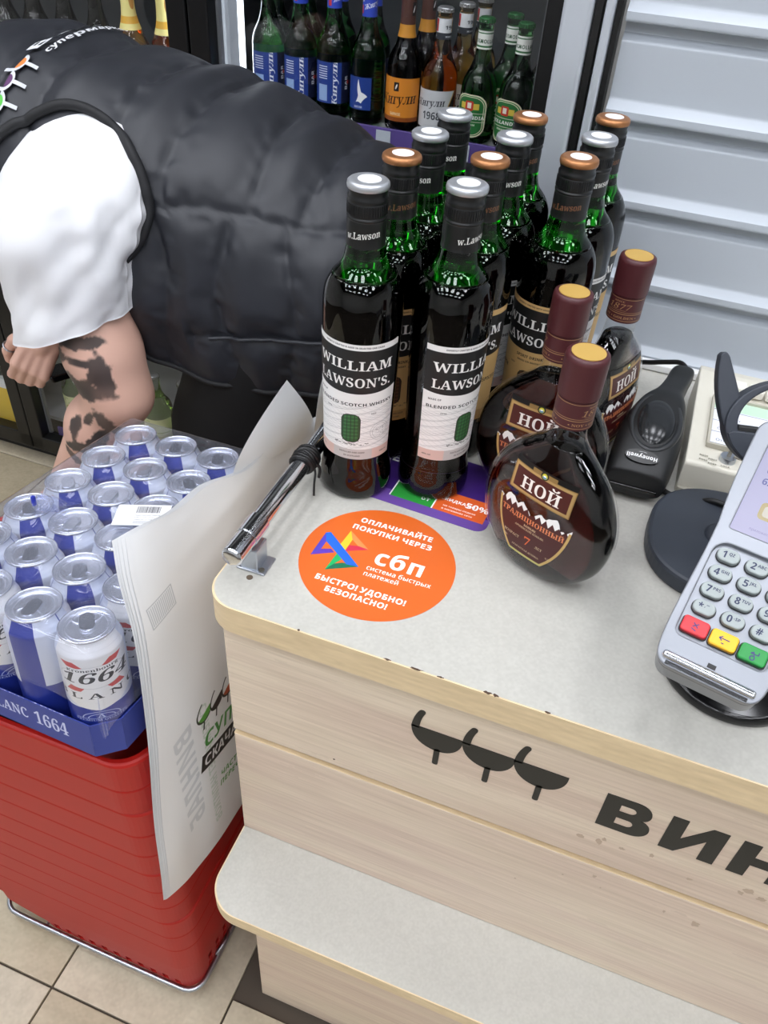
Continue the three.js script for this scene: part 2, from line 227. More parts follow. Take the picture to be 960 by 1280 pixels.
// ---------- whisky bottles ----------
const wrapLabel = (r, y0, y1, a, n = 40, th = .0003) => { const g = grid(n, 1, (u, v) => { const t = (u - .5) * a; return [Math.sin(t) * (r + th), lerp(y0, y1, v), Math.cos(t) * (r + th)]; }); return g; };
const profLabel = (rf, y0, y1, a, nu = 40, nv = 12, th = .0004) => sheet(nu, nv, (u, v) => { const t = (u - .5) * a, y = lerp(y0, y1, v), r = rf(y) + th; return [Math.sin(t) * r, y, Math.cos(t) * r]; }, .0002);
function whiskyLabel(g, w, h, kraft) {
  const paper = kraft ? '#d2ad72' : '#eeedea', ink = '#191a1a';
  g.fillStyle = paper; g.fillRect(0, 0, w, h);
  if (kraft) for (let i = 0; i < 900; i++) { g.fillStyle = `rgba(120,80,30,${.03 + .06 * hash(i, 1)})`; g.fillRect(hash(i, 2) * w, hash(i, 3) * h, 10 + 40 * hash(i, 4), 1 + 2 * hash(i, 5)); }
  else { g.strokeStyle = 'rgba(110,112,112,.35)'; g.lineWidth = 2; for (let k = 0; k < 46; k++) { g.beginPath(); const y = h * (.5 + .4 * k / 46); g.moveTo(0, y); for (let x = 0; x <= w; x += 12) g.lineTo(x, y + 16 * Math.sin(x / 60 + k * .9) + 10 * Math.sin(x / 23 + k * 2.1)); g.stroke(); } }
  g.fillStyle = ink; g.font = 'bold 19px sans-serif'; g.textAlign = 'center'; g.fillText(kraft ? 'EXPERTLY CRAFTED WITH VANILLA & SPICE' : 'EXPERTLY CRAFTED & AGED IN SELECTED OAK CASKS', w / 2, 32);
  g.beginPath(); g.moveTo(0, 50); g.lineTo(w, 50); g.lineTo(w, h * .375); g.quadraticCurveTo(w / 2, h * .43, 0, h * .375); g.fill();
  g.fillStyle = '#f4f3ef'; const T = (s, y, px) => { g.font = `bold ${px}px serif`; const m = g.measureText(s).width; g.save(); g.translate(w / 2, y); g.scale(w * .84 / m, 1.12); g.fillText(s, 0, 0); g.restore(); };
  T('WILLIAM', h * .205, 104); T("LAWSON'S.", h * .345, 104);
  g.fillStyle = ink; g.font = 'bold 25px sans-serif';
  if (kraft) { g.font = 'bold 38px sans-serif'; g.fillText('SPIRIT DRINK', w / 2, h * .465); g.font = 'bold 24px sans-serif'; g.fillText('BASED ON WHISKY', w / 2, h * .503); g.font = 'bold 19px serif'; g.fillText('ESTd', w * .3, h * .55); g.fillText('1849', w * .7, h * .55); g.font = 'bold 50px sans-serif'; g.textAlign = 'left'; g.save(); g.translate(w * .04, h * .6); g.rotate(.06); g.scale(.9, 1); g.fillText('SUPER', 0, 20); g.restore(); g.textAlign = 'right'; g.fillText('SPICED', w * .98, h * .63); g.textAlign = 'center'; }
  else { g.textAlign = 'left'; g.save(); g.translate(w * .06, h * .452); g.rotate(-.03); g.fillText('MADE OF', 0, 0); g.restore(); g.textAlign = 'center'; g.save(); g.translate(w / 2, h * .51); g.rotate(-.03); g.font = 'bold 40px sans-serif'; const m = g.measureText('BLENDED SCOTCH WHISKY').width; g.scale(w * .92 / m, 1); g.fillText('BLENDED SCOTCH WHISKY', 0, 0); g.restore(); g.font = 'bold 20px serif'; g.fillText('ESTd', w * .24, h * .565); g.fillText('1849', w * .74, h * .585); }
  // plain vertical emblem where the label carries its picture
  const em = (x, y, a, b, f) => { g.fillStyle = f; g.beginPath(); g.ellipse(x, y, a, b, 0, 0, 7); g.fill(); }, cx = w * .5, c1 = kraft ? '#4a2f20' : '#2c5a30', c2 = kraft ? '#6b4a33' : '#3f7a44';
  g.fillStyle = c1; g.beginPath(); g.roundRect(cx - w * .1, h * .585, w * .2, h * .25, 60); g.fill(); g.strokeStyle = c2; g.lineWidth = 9; for (let k = 0; k < 7; k++) { g.beginPath(); g.moveTo(cx - w * .085, h * (.61 + k * .032)); g.lineTo(cx + w * .085, h * (.60 + k * .032)); g.stroke(); } g.strokeStyle = '#1b231c'; g.lineWidth = 5; for (let k = 0; k < 5; k++) { g.beginPath(); g.moveTo(cx + (k - 2) * w * .04, h * .592); g.lineTo(cx + (k - 2) * w * .043, h * .828); g.stroke(); } g.strokeStyle = '#23261f'; g.lineWidth = 8; g.beginPath(); g.roundRect(cx - w * .1, h * .585, w * .2, h * .25, 60); g.stroke();
  g.fillStyle = '#3b3c39'; for (let k = 0; k < 70; k++) g.fillRect(cx + (hash(k, 7) - .5) * w * .38, h * .855 + (hash(k, 8) - .5) * 26, 4 + 14 * hash(k, 9), 3);
  if (!kraft) { g.strokeStyle = 'rgba(120,120,120,.6)'; g.lineWidth = 3; g.beginPath(); g.arc(w * .83, h * .75, w * .115, 0, 7); g.stroke(); g.beginPath(); g.arc(w * .83, h * .75, w * .09, 0, 7); g.stroke(); for (let k = 0; k < 40; k++) { g.fillStyle = 'rgba(130,130,130,.5)'; g.fillRect(w * .83 + (hash(k, 3) - .5) * w * .12, h * .75 + (hash(k, 5) - .5) * w * .12, 5, 8); } }
  g.fillStyle = kraft ? '#b98f56' : '#d9b9ae'; g.fillRect(0, h * .905, w, h * .095); g.fillStyle = 'rgba(190,190,188,.8)'; if (!kraft) g.fillRect(w * .3, h * .905, w * .45, h * .095);
  g.fillStyle = '#4c4640'; g.font = 'bold 22px sans-serif'; g.fillText('DISTILLED AND AGED', w * .52, h * .942); g.fillText('IN SCOTLAND', w * .52, h * .975); g.fillText('40% vol', w * .1, h * .96); g.fillText('1000 ml', w * .9, h * .96);
}
const rBody = curve([[0, .034], [.004, .0378], [.014, .0388], [.026, .0378], [.04, .0353], [.06, .0352], [.1, .0362], [.15, .0377], [.185, .0384], [.205, .0386], [.22, .0383], [.229, .0370], [.237, .0342], [.244, .0298], [.2495, .0252], [.2535, .0220], [.258, .0201], [.264, .0188], [.274, .0172], [.3, .0155]]);
const mGlass = phy({ color: 0xffffff, roughness: .02, transmission: 1, thickness: .07, ior: 1.5, attenuationColor: new THREE.Color().setRGB(.02, .2, .025), attenuationDistance: .010 });
const mNeck = phy({ color: 0xffffff, roughness: .02, transmission: 1, thickness: .03, ior: 1.45, attenuationColor: new THREE.Color().setRGB(.09, .62, .09), attenuationDistance: .022 });
const mLabelW = std(0xffffff, .45, { map: ctex(768, 1100, (g, w, h) => whiskyLabel(g, w, h, false)) }), mLabelK = std(0xffffff, .45, { map: ctex(768, 1100, (g, w, h) => whiskyLabel(g, w, h, true)) });
const sleeveTex = col => ctex(1024, 256, (g, w, h) => { g.fillStyle = '#141515'; g.fillRect(0, 0, w, h); g.fillStyle = '#3a3b3b'; g.fillRect(0, 0, w, 10); g.fillStyle = col; for (const x of [0, .5, 1]) { g.save(); g.translate(w * x, h * .62); g.rotate(-.14); g.font = 'italic bold 78px serif'; g.textAlign = 'center'; g.scale(.8, 1.15); g.fillText('w.Lawson', 0, 0); g.restore(); } });
const mSleeveS = std(0xffffff, .4, { map: sleeveTex('#e2e2dd') }), mSleeveC = std(0xffffff, .4, { map: sleeveTex('#7a5238') });
const mCapBlack = std(0x161718, .36), mSilver = std(0xc2c5c9, .38, { metalness: .75 }), mCopper = std(0xb27c52, .4, { metalness: .75 }), mSticker = std(0xf2f2f4, .5);
function makeWhisky(copper) {
  const t = new THREE.Group(); t.name = 'whisky_bottle';
  const pts = [[0, .004], [.028, .003]]; for (let y = 0; y <= .2435; y += .003) pts.push([rBody(y)[0], y]); pts.push([rBody(.2440)[0], .2440], [0, .2440]);
  part('glass_body', lathe(pts, 56), mGlass, t);
  const np = [[0, .2442], [rBody(.2442)[0], .2442]]; for (let y = .246; y < .3; y += .003) np.push([rBody(y)[0], y]); np.push([.0150, .302], [0, .302]); part('glass_neck', lathe(np, 48), mNeck, t);
  part('front_label', profLabel(y => rBody(y)[0], .054, .189, 2.62), copper ? mLabelK : mLabelW, t);
  part('neck_sleeve', profLabel(y => rBody(y)[0] + lerp(.0002, .0014, sm(.272, .294, y)), .2715, .2955, Math.PI * 2 - .005, 64, 8), copper ? mSleeveC : mSleeveS, t);
  const cp = [[.0166, .2950], [.0181, .2955], [.0182, .2972], [.0171, .2978], [.0171, .2992], [.0177, .2996], [.0177, .3092], [.0171, .3096], [.0171, .3108], [.0178, .3112], [.0179, .3142], [.0169, .3148], [.0169, .3182], [.0174, .3186], [.0174, .3215]];
  const cap = part('screw_cap', lathe(cp, 48), mCapBlack, t);
  const rib = []; for (let k = 0; k < 48; k++) rib.push(box(.0009, .0088, .0007, 0, .3044, .0179).rotateY(k / 48 * Math.PI * 2)); part('knurling', merge(rib), mCapBlack, cap);
  part('cap_disc', lathe([[.0172, .3205], [.0184, .321], [.0188, .3232], [.0183, .3258], [.0168, .3272], [.0135, .3276], [.0132, .3273], [0, .3273]], 48), copper ? mCopper : mSilver, cap);
  part('round_sticker', new THREE.CylinderGeometry(.0102, .0102, .0003, 32).translate(.0008, .3275, -.0002), mSticker, cap);
  return t;
}
const whiskyA = makeWhisky(false), whiskyB = makeWhisky(true);
for (const [kind, x, z, turn, label] of [
  [0, .066, -.2257, .16, 'white-label whisky bottle with silver cap beside the chrome handle and the orange sticker'],
  [0, .1445, -.2600, 1.02, 'white-label whisky bottle with silver cap standing on the purple leaflet'],
  [1, .0685, -.3050, .5, 'copper-capped whisky bottle behind the white-label bottle next to the chrome handle'],
  [0, .0705, -.3840, -.4, 'silver-capped whisky bottle between a copper-capped and the rearmost silver-capped bottle'],
  [0, .0725, -.4630, -.3, 'rearmost silver-capped whisky bottle in the row beside the vested man'],
  [1, .1440, -.3390, .22, 'kraft-label whisky bottle with copper cap behind the bottle on the purple leaflet'],
  [0, .1485, -.4185, .1, 'silver-capped whisky bottle in the middle row between two copper-capped ones'],
  [1, .1470, -.4975, .2, 'copper-capped whisky bottle at the back of the middle row near the beer cooler'],
  [1, .2200, -.3840, -.17, 'kraft-label whisky bottle with copper cap behind the flat brandy flasks'],
  [0, .2270, -.4625, .62, 'silver-capped whisky bottle with white label by the shutter beside an upright flask'],
  [1, .2290, -.5410, .3, 'rearmost copper-capped whisky bottle standing against the grey shutter'],
]) { const o = (kind ? whiskyB : whiskyA).clone(); o.name = numbered('whisky_bottle'); o.position.set(x, HC + .0003, z); o.rotation.y = turn; o.userData = { label, category: 'bottle', group: 'whisky bottles on the counter' }; scene.add(o); }
// ---------- brandy flasks ----------
const mBrandy = phy({ color: 0xffffff, roughness: .02, transmission: 1, thickness: .05, ior: 1.36, attenuationColor: new THREE.Color().setRGB(.5, .075, .010), attenuationDistance: .015 });
const mClear = phy({ color: 0xffffff, roughness: .015, transmission: 1, thickness: 0, ior: 1.5 });
const mMaroon = std(0x4a1e22, .42), mGold = std(0xcda757, .45, { metalness: .3 });
{
  // flask body: round in front view, lens-shaped in depth
  const halfW = curve([[0, .036], [.003, .043], [.012, .0545], [.03, .0668], [.056, .0730], [.082, .0718], [.104, .0648], [.122, .0532], [.137, .0378], [.148, .0248], [.156, .0180], [.164, .0156], [.176, .0150], [.19, .0148]]);
  const halfD = curve([[0, .0205], [.004, .0242], [.02, .0272], [.056, .0282], [.09, .0262], [.122, .0222], [.145, .0180], [.16, .0158], [.176, .0150], [.19, .0148]]);
  const section = (y, o, n = 72) => { const a = halfW(y)[0] - o, b = halfD(y)[0] - o, e = lerp(2.25, 2, sm(.11, .16, y)); return k => { const t = k / n * Math.PI * 2, c = Math.cos(t), s = Math.sin(t); return [a * Math.sign(c) * Math.abs(c) ** (2 / e), y, b * Math.sign(s) * Math.abs(s) ** (2 / e)]; }; };
  const shell = (y0, y1, o, n = 72, m = 48, capTop = true) => { const g = grid(n, m + 2, (u, v) => { const j = Math.round(v * (m + 2)), y = j === 0 ? y0 : j === m + 2 ? y1 : lerp(y0, y1, (j - 1) / m), p = section(y, o)(u * n); if (j === 0 || (j === m + 2 && capTop)) { p[0] = p[2] = 0; } return [p[0], p[1], -p[2]]; }); return g; };
  const faceZ = (x, y) => { const a = halfW(y)[0], b = halfD(y)[0], e = lerp(2.25, 2, sm(.11, .16, y)); return b * Math.max(0, 1 - Math.abs(x / a) ** e) ** (1 / e); };
  const lab = (x0, x1, y0, y1, th = .0005) => sheet(16, 10, (u, v) => { const x = lerp(x0, x1, u), y = lerp(y0, y1, v); return [x, y, faceZ(x, y) + th]; }, .0003);
  const mName = std(0xffffff, .38, { map: ctex(768, 380, (g, w, h) => {
    g.fillStyle = '#8d6f3f'; g.fillRect(0, 60, w, h - 60); g.fillRect(w * .3, 20, w * .4, 60); const L = g.createLinearGradient(0, 60, w, h); L.addColorStop(0, '#b9945a'); L.addColorStop(1, '#a98a58'); g.fillStyle = L; g.fillRect(12, 72, w - 24, h - 84);
    g.fillStyle = '#4a1a14'; g.fillRect(40, 100, w - 80, h - 140); g.fillStyle = '#f1ece4'; g.font = 'bold 190px serif'; g.textAlign = 'center'; g.save(); g.translate(w / 2, h * .83); g.scale(1.1, 1.05); g.fillText('НОЙ', 0, 0); g.restore();
    g.fillStyle = '#22261e'; g.beginPath(); g.arc(w * .5, 52, 48, 0, 7); g.fill(); g.fillStyle = '#d6cf3a'; g.beginPath(); g.arc(w * .5, 56, 32, 0, 7); g.fill(); g.fillStyle = '#3f86b5'; g.beginPath(); g.ellipse(w * .5, 66, 24, 18, 0, 0, 7); g.fill(); g.fillStyle = '#f2f2ee'; g.beginPath(); g.ellipse(w * .5, 56, 18, 10, 0, 0, 7); g.fill(); }) });
  const mMain = std(0xffffff, .38, { alphaTest: .5, map: ctex(900, 760, (g, w, h) => {
    g.clearRect(0, 0, w, h); g.beginPath(); g.moveTo(20, 150); for (let k = 0; k <= 30; k++) { const x = 20 + (w - 40) * k / 30; g.lineTo(x, 130 - 60 * Math.exp(-(((k - 6) / 5) ** 2)) + 40 * hash(k, 3) - 70 * Math.exp(-(((k - 22) / 3) ** 2)) + 30 * Math.sin(k)); } g.lineTo(w - 20, 150); g.quadraticCurveTo(w - 40, 480, w * .72, 740); g.lineTo(w * .28, 740); g.quadraticCurveTo(40, 480, 20, 150); g.save(); g.clip();
    g.fillStyle = '#431212'; g.fillRect(0, 0, w, h); g.fillStyle = '#efefec'; g.beginPath(); g.moveTo(0, 0); g.lineTo(w, 0); g.lineTo(w, 160); for (let k = 24; k >= 0; k--) g.lineTo(w * k / 24, 135 + (k % 2 ? 46 : -8) + 30 * hash(k, 9)); g.fill();
    g.strokeStyle = '#c2a262'; g.lineWidth = 54; g.beginPath(); g.moveTo(20, 150); g.quadraticCurveTo(40, 480, w * .28, 740); g.stroke(); g.beginPath(); g.moveTo(w - 20, 150); g.quadraticCurveTo(w - 40, 480, w * .72, 740); g.stroke(); g.fillStyle = '#b7b06a'; g.fillRect(0, 712, w, 60);
    g.fillStyle = '#e08a5a'; g.font = 'bold 84px serif'; g.textAlign = 'center'; g.save(); g.translate(w / 2, 290); const m = g.measureText('ТРАДИЦИОННЫЙ').width; g.scale(w * .84 / m, 1); g.fillText('ТРАДИЦИОННЫЙ', 0, 0); g.restore(); g.fillStyle = '#d9c7a0'; g.font = 'bold 34px serif'; g.fillText('КОНЬЯК', w / 2, 350); g.font = '32px serif'; g.fillText('АРМЯНСКИЙ КОНЬЯК', w / 2, 392); g.fillStyle = '#d2622f'; g.font = 'bold 150px serif'; g.fillText('7', w / 2, 570); g.fillStyle = '#d9c7a0'; g.font = '44px serif'; g.fillText('ВОЗРАСТ', w * .28, 540); g.fillText('ЛЕТ', w * .66, 540); g.font = '30px serif'; g.fillText('40%', w * .2, 600); g.fillText('0,5 л', w * .8, 600); g.fillText('АРАРАТСКАЯ ДОЛИНА', w / 2, 660); g.restore(); }) });
  const mCapPrint = std(0xffffff, .42, { map: ctex(768, 256, (g, w, h) => { g.fillStyle = '#4a1e22'; g.fillRect(0, 0, w, h); g.fillStyle = '#a8845a'; g.fillRect(0, 12, w, 5); g.fillRect(0, 150, w, 4); g.fillRect(0, 168, w, 6); g.fillRect(0, 240, w, 5); g.textAlign = 'center'; for (const x of [.25, .75]) { g.font = 'bold 26px serif'; g.fillText('SINCE', w * x, 52); g.font = 'italic 78px serif'; g.fillText('1877', w * x, 122); g.fillRect(w * x - 60, 132, 120, 3); g.font = 'bold 34px serif'; g.fillText('• NOY • GOLDEN •', w * x, 222); } }) });
  const t = new THREE.Group(); t.name = 'brandy_flask';
  part('glass', shell(0, .178, 0, 72, 64, false), mClear, t); part('brandy', shell(.003, .151, .0022), mBrandy, t);
  part('name_label', lab(-.034, .034, .092, .1255), mName, t); part('main_label', lab(-.043, .043, .022, .092), mMain, t);
  const cap = part('capsule', lathe([[.0170, .172], [.0175, .1725], [.0173, .2005], [.0180, .201], [.0186, .2016], [.0189, .2345], [.0181, .2386], [.0156, .2398], [.0154, .2395], [0, .2395]], 48), mMaroon, t);
  part('printed_band', profLabel(y => lerp(.0175, .0173, (y - .1725) / .028), .1735, .2, Math.PI * 2 - .005, 64, 2), mCapPrint, cap);
  part('gold_seal', new THREE.CylinderGeometry(.0144, .0144, .0006, 40).translate(0, .2398, 0), mGold, cap);
  for (const [x, z, turn, label] of [
    [.2825, -.1790, -.44, 'round amber brandy flask in front, its label facing out, on the worktop'],
    [.2510, -.2860, -.16, 'round amber brandy flask between the front flask and the kraft-label whisky bottles'],
    [.2965, -.3990, 1.2, 'brandy flask turned edge-on beside the barcode scanner and the shutter'],
  ]) { const o = t.clone(); o.name = numbered('brandy_flask'); o.position.set(x, HC + .0003, z); o.rotation.y = turn; o.userData = { label, category: 'bottle', group: 'brandy flasks on the counter' }; scene.add(o); }
}
// ---------- round sticker, leaflet ----------
{
  const m = std(0xffffff, .42, { map: ctex(1024, 1024, (g, w) => {
    g.fillStyle = '#d6621f'; g.fillRect(0, 0, w, w); g.fillStyle = '#fff'; g.textAlign = 'left'; const T = (s, x0, x1, y, px, b = 'bold ') => { g.font = `${b}${px}px sans-serif`; g.save(); g.translate(x0, y); g.scale((x1 - x0) / g.measureText(s).width, 1); g.fillText(s, 0, 0); g.restore(); };
    T('ОПЛАЧИВАЙТЕ', 262, 783, 192, 66); T('ПОКУПКИ ЧЕРЕЗ', 232, 802, 274, 66); T('БЫСТРО! УДОБНО!', 191, 806, 810, 66); T('БЕЗОПАСНО!', 288, 709, 885, 66);
    T('сбп', 479, 829, 538, 200); T('система быстрых', 464, 902, 604, 54, ''); T('платежей', 464, 707, 660, 54, '');
    const P = (c, ...q) => { g.fillStyle = c; g.beginPath(); q.forEach((p, i) => i ? g.lineTo(...p) : g.moveTo(...p)); g.fill(); };
    P('#4c3fb0', [86, 625], [95, 389], [134, 435], [128, 550]); P('#5b35a8', [86, 625], [128, 548], [190, 520], [222, 545]); P('#f3c02e', [243, 303], [285, 383], [278, 510], [226, 470]); P('#f08a4a', [243, 303], [419, 430], [345, 428], [285, 383]); P('#c82a48', [419, 430], [280, 505], [286, 441], [345, 425]); P('#17a75a', [241, 545], [226, 714], [262, 640], [290, 585]); P('#0d6b4c', [226, 714], [417, 605], [310, 610], [259, 642]); P('#1d62d6', [95, 389], [124, 372], [417, 605], [336, 615], [128, 465]);
  }) });
  const g = new THREE.CylinderGeometry(.0782, .0782, .0004, 96); { const p = g.attributes.position, uv = g.attributes.uv; for (let i = 0; i < p.count; i++) uv.setXY(i, .5 + p.getX(i) / .1564, .5 - p.getZ(i) / .1564); }
  const s = solo('payment_sticker', g, m, 'round orange payment sticker stuck on the grey worktop', 'sticker'); s.position.set(.1354, HC + .0002, -.1125); s.rotation.y = 0.0;
  const lm = std(0xffffff, .35, { map: ctex(1024, 768, (g, w, h) => {
    g.fillStyle = '#6a4a9c'; g.fillRect(0, 0, w, h); g.fillStyle = '#3d2170'; g.fillRect(0, 0, w, h * .8); g.fillStyle = '#2f9a3e'; g.fillRect(w * .3, h * .52, w * .3, h * .36); g.fillStyle = '#fff'; g.fillRect(w * .29, h * .52, 10, h * .36); g.fillRect(w * .595, h * .52, 10, h * .36);
    g.fillStyle = '#e0612a'; g.fillRect(w * .605, h * .56, w * .36, h * .32); g.fillStyle = '#fff'; g.font = 'bold 86px sans-serif'; g.fillText('50%', w * .8, h * .72); g.font = 'bold 46px sans-serif'; g.fillText('СКИДКА до', w * .62, h * .70); g.font = '28px sans-serif'; g.fillText('на товары недели', w * .66, h * .79); g.fillText('в магазинах сети', w * .66, h * .84); g.font = 'bold 120px sans-serif'; g.fillText('ЦЕНЫ', w * .06, h * .35); g.font = 'bold 60px sans-serif'; g.fillText('чек', w * .36, h * .7); g.fillText('от', w * .5, h * .8); }) });
  const L = solo('leaflet', muv(flat(extr(rrect(0, 0, .16, .11, [.004, .012, .012, .004]), .0005))), lm, 'purple promotion leaflet lying under the front whisky bottle', 'leaflet');
  { const p = L.geometry.attributes.position, uv = L.geometry.attributes.uv; for (let i = 0; i < p.count; i++) uv.setXY(i, p.getX(i) / .16, -p.getZ(i) / .11); }
  L.position.set(.0625, HC + .0001, -.2055); L.rotation.y = -.06;
}
// ---------- chrome handle on the counter edge ----------
{
  const h = thing('handle_bar', 'chrome tube handle with black tape screwed along the left counter edge', 'handle', [.0215, HC, 0]);
  const bar = (z0, z1, r) => new THREE.CylinderGeometry(r, r, z0 - z1, 32).rotateX(Math.PI / 2).translate(0, .037, (z0 + z1) / 2);
  part('tube', bar(-.028, -.46, .0098), M.chrome, h);
  const cap = lathe([[0, .0], [.0075, 0], [.0102, .002], [.0108, .004], [.0108, .03], [.0098, .031]], 32).rotateX(-Math.PI / 2).translate(0, .037, -.025); part('end_cap', cap, M.chrome, h);
  part('collar', bar(-.0565, -.082, .0116), M.chrome, h);
  const br = z => merge([rbox(.018, .028, .022, .0015, .004, .0142, z), rbox(.03, .0025, .026, .001, .006, .0015, z)]);
  for (const z of [-.062, -.43]) { const b = part('bracket', br(z), M.alu, h); part('screw', new THREE.CylinderGeometry(.0028, .0028, .001, 14).translate(.016, .0031, z + .008), std(0x6f6a60, .5, { metalness: .8 }), b); }
  const tp = []; for (let k = 0; k < 9; k++) { const r = .0112 + .0012 * hash(k, 3); tp.push(new THREE.TorusGeometry(r, .0022 + .0008 * hash(k, 5), 6, 20).rotateX((hash(k, 8) - .5) * .7).rotateY((hash(k, 7) - .5) * .7).translate(0, .037, -.181 - k * .0023)); } tp.push(tube([[.008, .036, -.19], [.013, .028, -.187], [.015, .016, -.18], [.0165, .004, -.176]], .0013, 12, 5), tube([[.008, .04, -.188], [.016, .03, -.192], [.017, .02, -.188]], .0018, 12, 5));
  part('black_tape', merge(tp), M.black, h);
  solo('screw_hole', new THREE.CylinderGeometry(.0032, .0032, .0004, 18).translate(.030, HC + .0002, -.043), std(0x5a4c3c, .7), 'small dark screw mark in the worktop beside the handle bracket', 'screw');
}
// ---------- card terminal on its stand ----------
{
  const st = thing('terminal_stand', 'black round stand carrying the card terminal on the worktop', 'stand', [.474, HC, -.112]);
  part('base', lathe([[0, 0], [.060, 0], [.0625, .002], [.0628, .008], [.059, .0125], [.03, .0165], [.019, .02], [0, .02]], 64), M.blackgloss, st);
  part('neck', tube([[0, .015, 0], [-.006, .06, .008], [-.018, .085, .018], [-.026, .1, .026]], .015, 24, 16), M.black, st);
  const t = thing('card_terminal', 'silver card terminal with grey number keys and red, yellow and green keys', 'card terminal', [.4376, 1.158, -.032]);
  const tilt = .55; t.quaternion.setFromEuler(new THREE.Euler(tilt - Math.PI / 2, -.2214, 0, 'YXZ'));
  const silver = std(0x86898f, .36, { metalness: .8 }), dk = std(0x1b1d21, .5), gun = std(0x83888f, .35, { metalness: .5 });
  const out = (o) => { const s = new THREE.Shape(), y0 = -.0525 + o, y1 = .165 - o, w = .0425 - o, m = .038 - o; s.moveTo(-m + .012, y0); s.lineTo(m - .012, y0); s.quadraticCurveTo(m, y0, m + .0015, y0 + .014); s.bezierCurveTo(w, -.01, m - .0005, .03, m + .001, .07); s.bezierCurveTo(w, .1, w, .12, w, y1 - .014); s.quadraticCurveTo(w, y1, w - .014, y1); s.lineTo(-w + .014, y1); s.quadraticCurveTo(-w, y1, -w, y1 - .014); s.bezierCurveTo(-w, .12, -w, .1, -m - .001, .07); s.bezierCurveTo(-m + .0005, .03, -w, -.01, -m - .0015, y0 + .014); s.quadraticCurveTo(-m, y0, -m + .012, y0); return s; };
  part('housing', extr(out(.0005), .026, .006, 12).translate(0, 0, -.0386), silver, t);
  const bz = out(0), hk = new THREE.Path(rrect(-.0335, -.0265, .0335, .0545, [.006, .006, .011, .011]).getPoints(8)), hs = new THREE.Path(rrect(-.0298, .067, .0298, .145, .002).getPoints(4)); bz.holes.push(hk, hs);
  part('bezel', extr(bz, .0045, .0012, 12).translate(0, 0, -.0062), silver, t);
  part('keypad_floor', extr(rrect(-.034, -.027, .034, .055, .006), .0008).translate(0, 0, -.0058), silver, t);
  const atlas = ctex(1024, 768, (g, w, h) => { g.clearRect(0, 0, w, h); g.fillStyle = '#2a3150'; const K = [['1', 'QZ'], ['2', 'ABC'], ['3', 'DEF'], ['4', 'GHI'], ['5', 'JKL'], ['6', 'MNO'], ['7', 'PRS'], ['8', 'TUV'], ['9', 'WXY'], ['*', ",'”"], ['0', '-SP'], ['#', ''], ['X', ''], ['←', ''], ['↵', '']];
    K.forEach(([a, b], i) => { const x = (i % 4) * 256, y = (i >> 2) * 192; g.textAlign = 'left'; g.font = 'bold 118px sans-serif'; if (i < 12) { g.fillText(a, x + 52, y + 138); g.font = 'bold 52px sans-serif'; g.fillText(b, x + 126, y + 94); } else { g.fillStyle = '#33306a'; g.strokeStyle = '#33306a'; g.lineWidth = 12; g.beginPath(); if (i === 12) { g.moveTo(x + 100, y + 60); g.lineTo(x + 160, y + 110); g.moveTo(x + 160, y + 60); g.lineTo(x + 100, y + 110); g.moveTo(x + 95, y + 130); g.lineTo(x + 150, y + 150); } else if (i === 13) { g.moveTo(x + 70, y + 86); g.lineTo(x + 190, y + 86); g.moveTo(x + 70, y + 86); g.lineTo(x + 108, y + 60); g.moveTo(x + 70, y + 86); g.lineTo(x + 108, y + 112); g.moveTo(x + 110, y + 140); g.lineTo(x + 140, y + 140); } else { g.moveTo(x + 180, y + 54); g.lineTo(x + 180, y + 90); g.lineTo(x + 96, y + 90); g.moveTo(x + 96, y + 90); g.lineTo(x + 124, y + 70); g.arc(x + 128, y + 140, 24, 0, 7); } g.stroke(); } }); });
  const mLeg = std(0xffffff, .5, { map: atlas, transparent: true, alphaTest: .4 });
  const keyG = extr(rrect(-.0083, -.0054, .0083, .0054, .0052), .004, .0012, 8), rimG = extr(rrect(-.0091, -.0062, .0091, .0062, .006), .0008, 0, 8), fnG = extr(rrect(-.0098, -.0063, .0098, .0063, .0028), .0045, .0012, 6), fnR = extr(rrect(-.0106, -.0071, .0106, .0071, .0034), .0008, 0, 6), keyM = std(0x9ba3a2, .45);
  const fnM = [std(0xc92a33, .4), std(0xf0b41c, .4), std(0x188a3a, .4)];
  const P = .015; for (let i = 0; i < 15; i++) {
    const col = i % 3, fn = i >= 12, x = (col - 1) * .0215, y = fn ? -.0163 - .0006 * col : (3 - (i - col) / 3) * P;
    const k = part('key', fn ? fnG : keyG, fn ? fnM[col] : keyM, t); k.position.set(x, y, -.0046); part('key_gap', fn ? fnR : rimG, dk, k).position.z = -.0004;
    const lg = new THREE.PlaneGeometry(.0165, .0124), uv = lg.attributes.uv, cx = (i % 4) / 4, cy = 1 - ((i >> 2) + 1) / 4; for (let q = 0; q < 4; q++) uv.setXY(q, cx + uv.getX(q) / 4, cy + uv.getY(q) / 4); part('key_print', lg, mLeg, k).position.z = fn ? .0059 : .0054; if (fn) k.userData.label = ['red cancel key', 'yellow correction key', 'green confirm key'][col];
  }
  const scr = std(0x30303c, .25, { emissive: 0xffffff, emissiveIntensity: .68, emissiveMap: ctex(512, 640, (g, w, h) => { const L = g.createLinearGradient(0, 0, 0, h); L.addColorStop(0, '#cfcff2'); L.addColorStop(1, '#bdb9e4'); g.fillStyle = L; g.fillRect(0, 0, w, h); g.fillStyle = '#4a50a8'; g.font = 'bold 64px sans-serif'; g.fillText('Сумма', 60, 190); g.fillText('625.00', 60, 270); g.fillStyle = '#c9b24a'; g.beginPath(); g.roundRect(120, 380, 150, 120, 30); g.fill(); g.fillStyle = '#e9e2c8'; g.beginPath(); g.roundRect(145, 402, 100, 76, 20); g.fill(); g.fillStyle = '#7f78b8'; g.font = '26px sans-serif'; g.fillText('приложите карту', 110, 590); }) });
